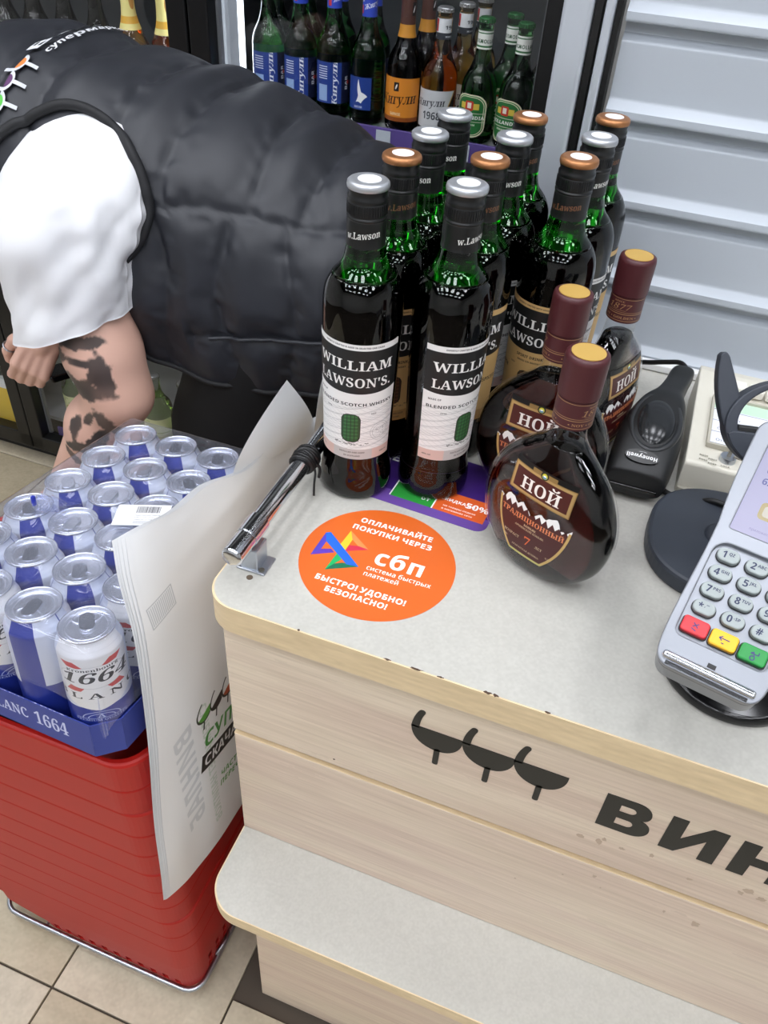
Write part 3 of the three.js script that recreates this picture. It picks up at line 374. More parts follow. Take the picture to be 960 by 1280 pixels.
  part('screen', new THREE.PlaneGeometry(.0596, .078).translate(0, .106, -.0052), scr, t);
  part('chrome_strip', rbox(.068, .0062, .006, .0025, 0, -.0445, .0005), M.chrome, t);
  part('card_slot', box(.06, .003, .004, 0, -.0497, -.0025), M.black, t);
  part('chip_mark', box(.006, .0035, .0003, 0, -.0385, -.00035), M.black, t);
}
// ---------- scanner stand ----------
const mSlate = std(0x31363f, .48);
{
  const s = thing('scanner_stand', 'dark slate scanner stand with oval foot and open ring cradle', 'stand', [.468, HC, -.268]);
  const sup = (a, b, e, n = 64) => { const q = new THREE.Shape(); for (let k = 0; k <= n; k++) { const t = k / n * Math.PI * 2, c = Math.cos(t), d = Math.sin(t), x = a * Math.sign(c) * Math.abs(c) ** (2 / e), y = b * Math.sign(d) * Math.abs(d) ** (2 / e); k ? q.lineTo(x, y) : q.moveTo(x, y); } return q; };
  part('foot', flat(extr(sup(.0875, .0845, 2.5), .012, .004)).translate(0, .0042, 0), mSlate, s);
  part('foot_boss', lathe([[.02, .0165], [.0195, .021], [.014, .027], [0, .028]], 32).translate(-.012, 0, -.004), mSlate, s);
  part('neck', tube([[-.012, .02, -.004], [-.01, .06, -.012], [-.004, .09, -.01], [0, .112, -.002]], .008, 20, 12), mSlate, s);
  // cradle: a tilted ring with a solid lower lip and a blade at one side
  const cr = new THREE.Group(); cr.position.set(.0, .163, .0); cr.rotation.set(-.5, .12, .05, 'YXZ'); cr.name = 'cradle'; s.add(cr);
  const ring = new THREE.Shape(); ring.absellipse(0, 0, .058, .043, 0, Math.PI * 2); const hole = new THREE.Path(); hole.absellipse(.003, .002, .0505, .0365, 0, Math.PI * 2); ring.holes.push(hole);
  part('ring', extr(ring, .022, .0015, 28).translate(0, 0, -.011), mSlate, cr);
  const lip = new THREE.Shape(); lip.absellipse(0, 0, .0565, .042, Math.PI * 1.08, Math.PI * 1.92); lip.lineTo(.05, -.008); lip.lineTo(-.05, -.008); part('lip', extr(lip, .008, .001, 20).translate(0, 0, .006), mSlate, cr);
  const bl = new THREE.Shape(); bl.moveTo(-.050, -.02); bl.quadraticCurveTo(-.074, .02, -.0725, .057); bl.quadraticCurveTo(-.069, .064, -.064, .056); bl.quadraticCurveTo(-.052, .03, -.048, .02); part('blade', extr(bl, .014, .0015, 10).translate(0, 0, -.007), mSlate, cr);
  part('pad', rbox(.022, .018, .014, .002, -.034, -.012, -.004), M.black, cr);
}
// ---------- barcode scanner ----------
{
  const s = thing('barcode_scanner', 'black handheld barcode scanner lying between brandy flask and cream keyboard', 'scanner', [.3655, HC, -.40]);
  const ax = curve([[0, -.0085, .0205, .0815], [.06, -.0085, .0225, .078], [.25, -.006, .031, .045], [.45, -.003, .041, .005], [.6, .001, .049, -.03], [.72, .006, .054, -.056], [.85, .012, .057, -.087], [.97, .017, .058, -.118], [1, .018, .058, -.124]]);
  const wh = curve([[0, .029, .0125], [.06, .0325, .0165], [.25, .0355, .0225], [.45, .0345, .0255], [.6, .0275, .0245], [.72, .0175, .018], [.85, .0145, .0125], [.97, .0135, .011], [1, .008, .006]]);
  const N = 48, body = grid(N, 72, (u, v) => { let t = v, [x, y, z] = ax(t), [w, h] = wh(t); if (v === 0 || v === 1) { w = h = 0; } const a = u * Math.PI * 2, c = Math.cos(a), d = Math.sin(a), e = 2.9, px = w * Math.sign(c) * Math.abs(c) ** (2 / e), py = h * Math.sign(d) * Math.abs(d) ** (2 / e); return [x + px, Math.max(.001, y + py), z - py * .12]; });
  part('housing', body, std(0x121314, .42), s);
  const dome = new THREE.SphereGeometry(1, 40, 20).scale(.0225, .012, .037); dome.rotateX(.26).translate(-.0025, .058, .009); part('trigger_dome', dome, std(0x1e2022, .2), s);
  const rg = []; const el = []; for (let k = 0; k < 40; k++) { const a = k / 40 * Math.PI * 2; el.push([-.0025 + .026 * Math.cos(a), .0585 - .0105 * Math.sin(a), .008 + .041 * Math.sin(a)]); } part('dome_ring', tube(el, .0042, 80, 8, true), std(0x232527, .35), s);
  const lg = ctex(512, 220, (g, w, h) => { g.fillStyle = '#050505'; g.fillRect(0, 0, w, h); g.fillStyle = '#f2f2f2'; g.font = 'bold 92px sans-serif'; g.textAlign = 'center'; g.fillText('Honeywell', w / 2, h * .62); g.beginPath(); g.moveTo(190, 176); g.quadraticCurveTo(w / 2, 200, 330, 176); g.lineTo(w / 2, 186); g.fill(); });
  const bg = new THREE.CylinderGeometry(1, 1, .0012, 40).scale(.0185, 1, .0085); { const p = bg.attributes.position, uv = bg.attributes.uv; for (let i = 0; i < p.count; i++) uv.setXY(i, .5 - p.getX(i) / .037, .5 + p.getZ(i) / .017); } bg.rotateX(.41).translate(-.008, .0470, .0625); part('badge', bg, std(0xffffff, .3, { map: lg }), s);
  part('window_gap', rbox(.052, .004, .002, .0008, -.0085, .017, .0825), M.blackgloss, s);
  part('cable', tube([[.0185, .058, -.122], [.0195, .0575, -.137], [.012, .056, -.15], [-.002, .05, -.156], [-.02, .04, -.165], [-.036, .03, -.176], [-.05, .014, -.19], [-.058, .0045, -.2]], .0032, 60, 10), M.black, s);
  solo('scanner_cable', tube([[.36, .0045, -.375], [.378, .0045, -.357], [.395, .0045, -.343], [.412, .0047, -.356 + .018], [.424, .010, -.331], [.44, .0225, -.3245], [.47, .0235, -.32], [.52, .0235, -.325]].map(p => [p[0], HC + p[1], p[2]]), .0033, 50, 8), M.black, 'black cable running from under the barcode scanner over the slate foot', 'cable');
}
// ---------- cream keyboard ----------
{
  const k = thing('till_keyboard', 'cream till keyboard with a key in its lock beside the scanner', 'keyboard', [.405, HC, -.358]);
  const prof = new THREE.Shape(); prof.moveTo(0, 0); prof.lineTo(.205, 0); prof.lineTo(.205, .052); prof.lineTo(.19, .055); prof.lineTo(.004, .043); prof.quadraticCurveTo(0, .042, -.0005, .038);
  part('body', extr(prof, .34, .0015, 4).rotateY(Math.PI / 2), M.cream, k);
  part('base_strip', box(.342, .006, .21, .171, .0055, -.1), std(0xa9a598, .6), k);
  const rot = g => g.rotateX(.0645);
  part('label_frame', rot(merge([box(.003, .006, .098, .0185, .0462, -.085), box(.08, .006, .003, .058, .0462, -.0365), box(.08, .006, .003, .058, .0462, -.1335), box(.003, .006, .098, .098, .0462, -.085)])), std(0xb8b3a4, .5), k);
  const pap = new THREE.PlaneGeometry(.078, .095).rotateX(-Math.PI / 2).translate(.058, .0457, -.085); part('paper_label', rot(pap), std(0xffffff, .6, { map: ctex(256, 320, (g, w, h) => { g.fillStyle = '#e4e6ee'; g.fillRect(0, 0, w, h); g.fillStyle = '#bfe0c4'; g.fillRect(0, 0, w, 70); g.fillStyle = '#6a7080'; g.font = '22px sans-serif'; ['Итог', 'Возврат', 'Скидка', 'Отмена'].forEach((s, i) => { g.fillText(s, 24, 60 + i * 75); g.fillRect(0, 75 + i * 75, w, 3); }); }) }), k);
  for (let i = 0; i < 3; i++) for (let j = 0; j < 3; j++) part('keycap', rot(rbox(.017, .012, .017, .003, .125 + i * .0195, .0515, -.045 - j * .0195)), std(0xe6e3d8, .5), k);
  for (let i = 0; i < 4; i++) part('keycap', rot(rbox(.017, .012, .017, .003, .045 + i * .0195, .0515, -.155)), std(0xe6e3d8, .5), k);
  part('lock', new THREE.CylinderGeometry(.0085, .009, .006, 28).translate(.042, .0465, -.018), M.alu, k);
  const met = std(0xb9b2a0, .3, { metalness: .8 }); const bow = new THREE.Shape(); bow.absellipse(0, .012, .011, .009, 0, 7); const bh = new THREE.Path(); bh.absellipse(0, .015, .0035, .003, 0, 7); bow.holes.push(bh);
  const kk = solo('small_key', merge([extr(bow, .002, .0004).rotateX(-.6).rotateY(.9).translate(0, .004, 0), box(.004, .012, .002, 0, .001, 0)]).translate(.405 + .042, HC + .0505, -.376), met, 'small metal key standing in the lock of the cream keyboard', 'key');
  const kr = solo('key_ring', merge([new THREE.TorusGeometry(.0105, .0009, 8, 32).rotateX(1.15), extr(bow, .0018, .0003).rotateX(-1.5).rotateY(2.2).translate(.016, .002, -.002), box(.026, .0018, .005, .032, .002, -.008)]).translate(.405 + .058, HC + .0515, -.374), met, 'ring with spare metal keys lying on the cream keyboard', 'keys');
  const pr = part('printed_scale', new THREE.PlaneGeometry(.05, .018).rotateX(-Math.PI / 2).translate(.035, .0438, -.012), std(0xffffff, .6, { transparent: true, alphaTest: .4, map: ctex(256, 96, (g, w, h) => { g.clearRect(0, 0, w, h); g.fillStyle = '#75705f'; for (let i = 0; i < 4; i++) { g.font = 'bold 20px sans-serif'; g.fillText('POS' + i, 10 + (i % 2) * 50, 24 + i * 20); } g.fillText('LOCK', 130, 80); }) }), k); pr.rotation.x = .0645;
}
// ---------- beer cans in a tray under shrink film ----------
const PACK = new THREE.Matrix4().compose(V3(-.2046, .9419, -.1444), new THREE.Quaternion().setFromEuler(new THREE.Euler(-.1062, -.0694, .0622, 'YXZ')), V3(1, 1, 1));
const CH = .15, CS = .0667;
{
  const canTex = ctex(1600, 1160, (g, w, h) => {
    g.fillStyle = '#d9dde4'; g.fillRect(0, 0, w, h); g.fillStyle = 'rgba(150,158,175,.25)'; for (let y = 0; y < h; y += 14) for (let x = (y / 14 % 2) * 7; x < w; x += 14) g.fillRect(x, y, 7, 7);
    const blue = '#24348f'; g.fillStyle = blue; g.fillRect(0, h * .72, w, h * .28); g.fillRect(0, 0, 110, h); g.fillRect(w - 110, 0, 110, h); g.fillRect(w * .25 - 60, 0, 10, h); g.fillRect(w * .75 + 60, 0, 10, h);
    const cx = w * .5; g.fillStyle = blue; g.fillRect(0, h * .52, w, h * .48); g.save(); g.scale(1, .68); g.fillStyle = '#eceae3'; g.beginPath(); g.moveTo(cx - 330, 0); g.lineTo(cx + 330, 0); g.lineTo(cx + 330, h * .64); g.lineTo(cx + 230, h * .7); g.lineTo(cx + 170, h * .75); g.lineTo(cx, h * .81); g.lineTo(cx - 170, h * .75); g.lineTo(cx - 230, h * .7); g.lineTo(cx - 330, h * .64); g.fill();
    g.fillStyle = '#c6c6c2'; for (let y = 0; y < h * .6; y += 16) for (let x = cx - 320; x < cx + 320; x += 16) g.fillRect(x + (y % 32 ? 8 : 0), y, 3, 3);
    g.fillStyle = '#c9403f'; const Q = (...q) => { g.beginPath(); q.forEach((p, i) => i ? g.lineTo(cx + p[0], p[1]) : g.moveTo(cx + p[0], p[1])); g.fill(); }; Q([-260, 110], [-140, 110], [-60, 210], [-200, 190]); Q([260, 110], [140, 110], [60, 210], [200, 190]); Q([-250, 600], [-120, 600], [-60, 500], [-200, 510]); Q([250, 600], [120, 600], [60, 500], [200, 510]);
    g.fillStyle = '#eceae3'; g.strokeStyle = '#b9b9b4'; g.lineWidth = 5; g.beginPath(); g.ellipse(cx, 370, 290, 180, 0, 0, 7); g.fill(); g.stroke(); g.fillStyle = '#23252b'; g.textAlign = 'center'; g.font = 'bold 62px serif'; g.fillText('Kronenbourg', cx, 262); g.font = 'italic bold 250px serif'; g.save(); g.translate(cx, 458); g.scale(1.05, 1); g.fillText('1664', 0, 0); g.restore(); g.font = '62px serif'; g.fillText('▬◆▬', cx, 170); g.font = 'bold 135px serif'; g.save(); g.translate(cx, 730); g.scale(1.2, 1); g.fillText('B L A N C', 0, 0); g.restore();
    g.strokeStyle = '#a9b3d8'; g.lineWidth = 10; for (const s of [0, 1]) { g.beginPath(); g.ellipse(cx, 1075, 150 - 45 * s, 110 - 36 * s, 0, Math.PI, 0); g.stroke(); } g.fillStyle = '#a9b3d8'; g.fillRect(cx - 210, 1075, 420, 8); g.font = 'bold 90px serif'; g.fillText('A', cx, 1070); g.font = 'bold 44px serif'; g.fillText('PREMIUM QUALITY', cx, 1128); g.restore();
  });
  const mBody = std(0xffffff, .34, { map: canTex, metalness: .25 }), mLid = std(0xdddfe3, .27, { metalness: .82 });
  const prof = [[0, 0], [.022, 0], [.0245, .0015], [.028, .006], [.0325, .012], [.0331, .016], [.0331, .130], [.0325, .1335], [.0275, .1435], [.0265, .1465]];
  const bodyG = lathe(prof, 48); { const p = bodyG.attributes.position, uv = bodyG.attributes.uv; for (let i = 0; i < p.count; i++) uv.setY(i, clamp((p.getY(i)) / .136)); }
  const lidG = lathe([[.0265, .1465], [.0277, .1472], [.0281, .1488], [.0277, .1500], [.0266, .1500], [.0258, .1485], [.0252, .1452], [.0243, .1448], [.0234, .1456], [.0228, .1462], [.012, .1465], [0, .1465]], 48);
  const tabS = new THREE.Shape(); tabS.absellipse(0, 0, .0078, .0085, Math.PI, 0, true); tabS.lineTo(.0078, -.012); tabS.absellipse(0, -.012, .0078, .0075, 0, -Math.PI, true); tabS.lineTo(-.0078, 0); const th = new THREE.Path(); th.absellipse(0, .0015, .0044, .0046, 0, 7); const th2 = new THREE.Path(); th2.absellipse(0, -.0125, .0042, .0036, 0, 7); tabS.holes.push(th);
  const tabG = flat(extr(tabS, .0012, .0006, 10)).translate(0, .1474, -.001), rivet = new THREE.CylinderGeometry(.0032, .0036, .0014, 16).translate(0, .1476, .0085), mouth = (() => { const p = []; for (let k = 0; k < 28; k++) { const a = k / 28 * Math.PI * 2; p.push([.0135 * Math.cos(a), .1466, .0125 + .0085 * Math.sin(a)]); } return tube(p, .0011, 56, 6, true); })(), rim2 = new THREE.TorusGeometry(.0205, .0009, 6, 48).rotateX(Math.PI / 2).translate(0, .1464, 0);
  const can = new THREE.Group(); part('body', bodyG, mBody, can); const lid = part('lid', merge([lidG, mouth, rim2]), mLid, can); part('pull_tab', merge([tabG, rivet]), std(0xc6c9ce, .25, { metalness: .9 }), lid);
  const rowName = ['front', 'second', 'third', 'fourth', 'fifth', 'rear'], colName = ['by the cooler side', 'second from the cooler side', 'second from the bags', 'beside the white bags'];
  for (let j = 0; j < 6; j++) for (let i = 0; i < 4; i++) {
    const o = can.clone(); o.name = numbered('beer_can'); const jx = (hash(i, j, 3) - .5) * .0003, m = new THREE.Matrix4().makeTranslation((i - 1.5) * CS + jx, -CH, -(j - 2.5) * CS + jx);
    const front = (i === 3 && j === 0), turn = front ? .72 - Math.PI : (i === 3 && j === 1) ? 1.0 - Math.PI : (i < 2 && j === 0) ? .9 - Math.PI + i * .4 : .55 + (hash(i, j, 9) - .5) * .7; // lathe seam (u = 0) lies at +z
    m.premultiply(PACK).multiply(new THREE.Matrix4().makeRotationY(turn)); m.decompose(o.position, o.quaternion, o.scale);
    o.userData = { label: front ? 'beer can with the 1664 label showing at the tray corner next to the bags' : `silver beer can under film, ${rowName[j]} row of the tray, ${colName[i]}`, category: 'can', group: 'beer cans in the tray' }; scene.add(o);
  }
  // cardboard tray
  const tr = thing('can_tray', 'blue printed cardboard tray holding the beer cans on the red baskets', 'tray', [0, 0, 0]); PACK.clone().multiply(new THREE.Matrix4().makeTranslation(0, -CH - .0018, 0)).decompose(tr.position, tr.quaternion, tr.scale);
  const mBlue = std(0x34418c, .5), mPrint = std(0xffffff, .5, { map: ctex(1024, 160, (g, w, h) => { g.fillStyle = '#34418c'; g.fillRect(0, 0, w, h); g.fillStyle = '#c3c8e4'; g.font = 'bold 92px serif'; g.fillText('1664', w * .66, 108); g.fillText('1664', w * .15, 108); g.font = 'bold 70px serif'; g.fillText('BLANC', w * .38, 102); }) });
  const hx = .1355, hz = .2025, ch = .022;
  const fb = new THREE.Shape(); fb.moveTo(-hx, hz); fb.lineTo(hx, hz); fb.lineTo(hx, -hz + ch); fb.lineTo(hx - ch, -hz); fb.lineTo(-hx + ch, -hz); fb.lineTo(-hx, -hz + ch); part('floor_board', flat(extr(fb, .0016)), mBlue, tr); part('front_wall', box((hx - ch) * 2, .046, .0016, 0, .023, hz), mPrint, tr); part('back_wall', box(hx * 2, .046, .0016, 0, .023, -hz), mBlue, tr);
  for (const s of [-1, 1]) { part('side_wall', box(.0016, .046, (hz * 2 - ch), s * hx, .023, -ch / 2), mBlue, tr); part('corner_flap', box(ch * 1.44, .046, .0016, 0, 0, 0).rotateY(s * Math.PI / 4).translate(s * (hx - ch / 2), .023, hz - ch / 2), mBlue, tr); }
  // shrink film
  const fm = phy({ color: 0xf4f6ff, roughness: .08, transmission: .965, thickness: 0, ior: 1.3, side: THREE.DoubleSide });
  const D = .125, ex = .1375, ez = .2045; const film = grid(110, 150, (u, v) => {
    const X = (u * 2 - 1) * (ex + D), Z = (v * 2 - 1) * (ez + D), ax = Math.max(Math.abs(X) - ex + .012, 0), az = Math.max(Math.abs(Z) - ez + .012, 0), o = Math.hypot(ax, az) < 1e-6 ? 0 : Math.max(ax, az);
    const bend = k => Math.min(k, .012 + .004 * (1 - Math.exp(-Math.max(0, k - .012) / .03))) ; let x = Math.sign(X) * (Math.min(Math.abs(X), ex - .012) + bend(ax)), z = Math.sign(Z) * (Math.min(Math.abs(Z), ez - .012) + bend(az));
    const gx = X / CS + .5, gz = Z / CS + .5, fx = gx - Math.floor(gx) - .5 , fz = gz - Math.floor(gz) - .5, d = Math.hypot(fx + .5 - Math.round(fx + .5), fz + .5 - Math.round(fz + .5));
    const dc = Math.hypot(((X / CS + 2) % 1 + 1) % 1 - .5, ((Z / CS + 3) % 1 + 1) % 1 - .5); let y = .0026 - .008 * sm(.4, .7, dc) * (o ? 0 : 1);
    const w = n3(X * 38, Z * 34, 2) * .0012 + Math.abs(n3(X * 80 + Z * 30, Z * 22, 5)) * .0012; y += w; let drop = Math.max(0, o - .006); const lim = .095 + .02 * n3(X * 14, Z * 14, 1) + (Z > 0 && Math.abs(X) < ex && X > -.02 ? -.035 : 0); drop = Math.min(drop, lim * (1 - .0 * u));
    y -= drop; const side = sm(.01, .05, o); x += side * (ax >= az ? Math.sign(X) : 0) * (.0015 + .002 * n3(Z * 60, y * 30, 3)); z += side * (az > ax ? Math.sign(Z) : 0) * (.0015 + .0025 * n3(X * 55, y * 34, 4)); return [x, y, z]; });
  const fo = solo('shrink_film', film, fm, 'clear wrinkled shrink film over the tray of beer cans', 'film'); PACK.decompose(fo.position, fo.quaternion, fo.scale);
  const kn = new THREE.SphereGeometry(1, 26, 18); { const p = kn.attributes.position; for (let i = 0; i < p.count; i++) { const x = p.getX(i), y = p.getY(i), z = p.getZ(i), k = 1 + .3 * n3(x * 5, y * 6, z * 5) + .18 * n3(x * 13, y * 11, z * 12); p.setXYZ(i, x * .021 * k, Math.max(-.002, y * .011 * k), z * .012 * k); } kn.computeVertexNormals(); }
  const kp = part('crumpled_knot', kn, fm, fo); kp.position.set(-.073, .006, .028); part('blue_mark', rbox(.0045, .013, .005, .0015, -.014, .006, .008), std(0x1d2c9c, .5), kp);
  const lb = solo('barcode_label', rbox(.066, .0003, .044, .0001), std(0xffffff, .5, { map: null }), 'white barcode label stuck on the shrink film over the cans', 'label');
  lb.geometry = muv(box(.062, .0004, .042)); { const p = lb.geometry.attributes.position, uv = lb.geometry.attributes.uv; for (let i = 0; i < p.count; i++) uv.setXY(i, .5 + p.getX(i) / .062, .5 - p.getZ(i) / .042); }
  lb.material = std(0xffffff, .5, { map: ctex(512, 348, (g, w, h) => { g.fillStyle = '#f1f1f3'; g.fillRect(0, 0, w, h); g.fillStyle = '#26262a'; let x = 190; for (let i = 0; i < 30; i++) { const a = 2 + 5 * hash(i, 4); g.fillRect(60, 40 + i * 4.4, 0, 0); g.fillRect(x, 30, a, 110); x += a + 2 + 4 * hash(i, 6); if (x > 470) break; } g.font = '24px sans-serif'; g.fillText('Пиво светлое 1664 Blanc', 190, 190); g.fillText('0,45 л  ж/б  24 шт.', 190, 226); g.fillText('годен до 12.2024', 190, 262); for (let i = 0; i < 5; i++) g.fillRect(190, 280 + i * 10, 260 * hash(i, 8), 3); }) });
  const lm = PACK.clone().multiply(new THREE.Matrix4().makeTranslation(.036, .0058, -.005)).multiply(new THREE.Matrix4().makeRotationY(.45)); lm.decompose(lb.position, lb.quaternion, lb.scale);
}
// ---------- stacked shopping baskets ----------
{
  const mRed = std(0xb0140a, .5), mDark = std(0x151313, .5);
  const loop = (hw, hd, r, n = 10) => { const p = []; for (const [sx, sz, a0] of [[1, 1, 0], [-1, 1, Math.PI / 2], [-1, -1, Math.PI], [1, -1, Math.PI * 1.5]]) for (let k = 0; k <= n; k++) { const a = a0 + k / n * Math.PI / 2; p.push([sx * (hw - r) + r * Math.cos(a), sz * (hd - r) + r * Math.sin(a)]); } return p; };
  const shell = rows => { // rows [y, inset, r] outer then inner, closed loop of rounded rectangles
    const L = rows.map(([y, i, r, e = 0]) => loop(.21 - i, .151 - i, r).map(q => [q[0] < 0 ? q[0] + e : q[0], y, q[1]])), n = L[0].length, pos = [], idx = []; L.forEach(l => l.forEach(q => pos.push(...q)));
    for (let j = 0; j < L.length - 1; j++) for (let k = 0; k < n; k++) { const a = j * n + k, b = j * n + (k + 1) % n, c = a + n, d = b + n; idx.push(a, c, b, b, c, d); }
    const cap = (j, f) => { const c = pos.length / 3; pos.push(0, L[j][0][1], 0); for (let k = 0; k < n; k++) f ? idx.push(j * n + k, j * n + (k + 1) % n, c) : idx.push(j * n + k, c, j * n + (k + 1) % n); }; cap(0, true); cap(L.length - 1, false);
    const g = new THREE.BufferGeometry(); g.setAttribute('position', new THREE.Float32BufferAttribute(pos, 3)); g.setIndex(idx); return g; };
  const H = .19, mk = (skirt, lowest) => lowest ? [[.0, .014, .03, .08], [.002, .0125, .03, .08], [.026, .0105, .034, .07], [.042, .0095, .034, .03], [.054, .009, .034, 0], [H - skirt, .007, .034], [H - skirt, .0018, .04], [H - skirt + .002, .001, .04], [H - .004, .0002, .04], [H - .0012, .0012, .04], [H, .004, .038], [H - .0005, .0085, .036], [H - .0045, .0098, .036], [H - skirt, .0100, .034], [.0545, .0118, .034], [.0425, .0122, .034, .03], [.026, .0132, .034, .072], [.0045, .0165, .03, .082]] : [[.0, .031, .028], [.002, .0295, .03], [H - skirt - .022, .0185, .034], [H - skirt, .0142, .034], [H - skirt, .0018, .04], [H - skirt + .002, .001, .04], [H - .004, .0002, .04], [H - .0012, .0012, .04], [H, .004, .038], [H - .0005, .0085, .036], [H - .0045, .0098, .036], [.0045, .033, .028]];
  const geoN = shell(mk(.0545));
  const smooth = g => { const k = g.toNonIndexed(); k.computeVertexNormals(); return k; };
  const gN = smooth(geoN);
  // lowest basket: longer skirt, slots cut through the lower wall
  const low = smooth(shell(mk(.078, true))), br = new Brush(low.setAttribute('uv', new THREE.BufferAttribute(new Float32Array(low.attributes.position.count * 2), 2)));
  const slots = []; for (let i = 0; i < 12; i++) slots.push(box(.011, .020, .05, -.105 + i * .0245, .019, .138)); for (let i = 0; i < 8; i++) for (let j = 0; j < 2; j++) slots.push(box(.05, .021, .011, .198, .021 + j * .027, .09 - i * .025));
  br.updateMatrixWorld(); let geoL = low; { const ev = new Evaluator(); ev.attributes = ['position', 'normal', 'uv']; ev.useGroups = false; let cur = br; for (const s of slots) { const b = new Brush(s.toNonIndexed()); b.updateMatrixWorld(); cur = ev.evaluate(cur, b, SUBTRACTION); } geoL = cur.geometry; }
  const N = 11, off = .0562;
  for (let k = 0; k < N; k++) {
    const y = .03 + k * off, z = -.103 + .0021 * k, x = -.283 + .0012 * (k % 3) + .0008 * k;
    const t = thing('shopping_basket', k === 0 ? 'lowest red plastic basket of the stack, slots showing, in the wire stand' : k === N - 1 ? 'topmost red plastic shopping basket, right under the beer can tray' : `red shopping basket nested in the stack, ${['', 'second', 'third', 'fourth', 'fifth', 'sixth', 'seventh', 'eighth', 'ninth', 'tenth'][k]} from the floor`, 'basket', [x, y, z], 0, 'stacked red shopping baskets');
    part('basket_body', k ? gN : geoL, mRed, t);
    if (k === N - 1) part('folded_handle', tube([[-.15, H - .012, -.125], [-.15, H - .008, .1], [-.13, H - .008, .12], [.15, H - .008, .122], [.17, H - .008, .1], [.17, H - .012, -.125]], .006, 60, 8), mDark, t);
  }
  const w = thing('wire_stand', 'bright wire floor stand around the stacked red baskets', 'stand', [-.283, 0, -.103]);
  const rr = (hw, hd, r, y) => loop(hw, hd, r, 6).map(q => [q[0], y, q[1]]);
  part('wire_frame', tube(rr(.202, .143, .03, .034), .0045, 160, 10, true), M.alu, w);
  for (const x of [-.11, .0, .11]) part('cross_wire', tube([[x, .0265, -.14], [x, .0235, 0], [x, .0265, .14]], .003, 16, 8), M.alu, w);
  for (const [x, z] of [[-.17, -.12], [.17, -.12], [-.17, .11], [.17, .11]]) part('foot', new THREE.CylinderGeometry(.006, .006, .032, 12).translate(x, .016, z), M.black, w);
  part('loose_end', tube([[.2, .034, .03], [.205, .042, .045], [.2, .04, .075]], .004, 12, 8), M.alu, w);
}
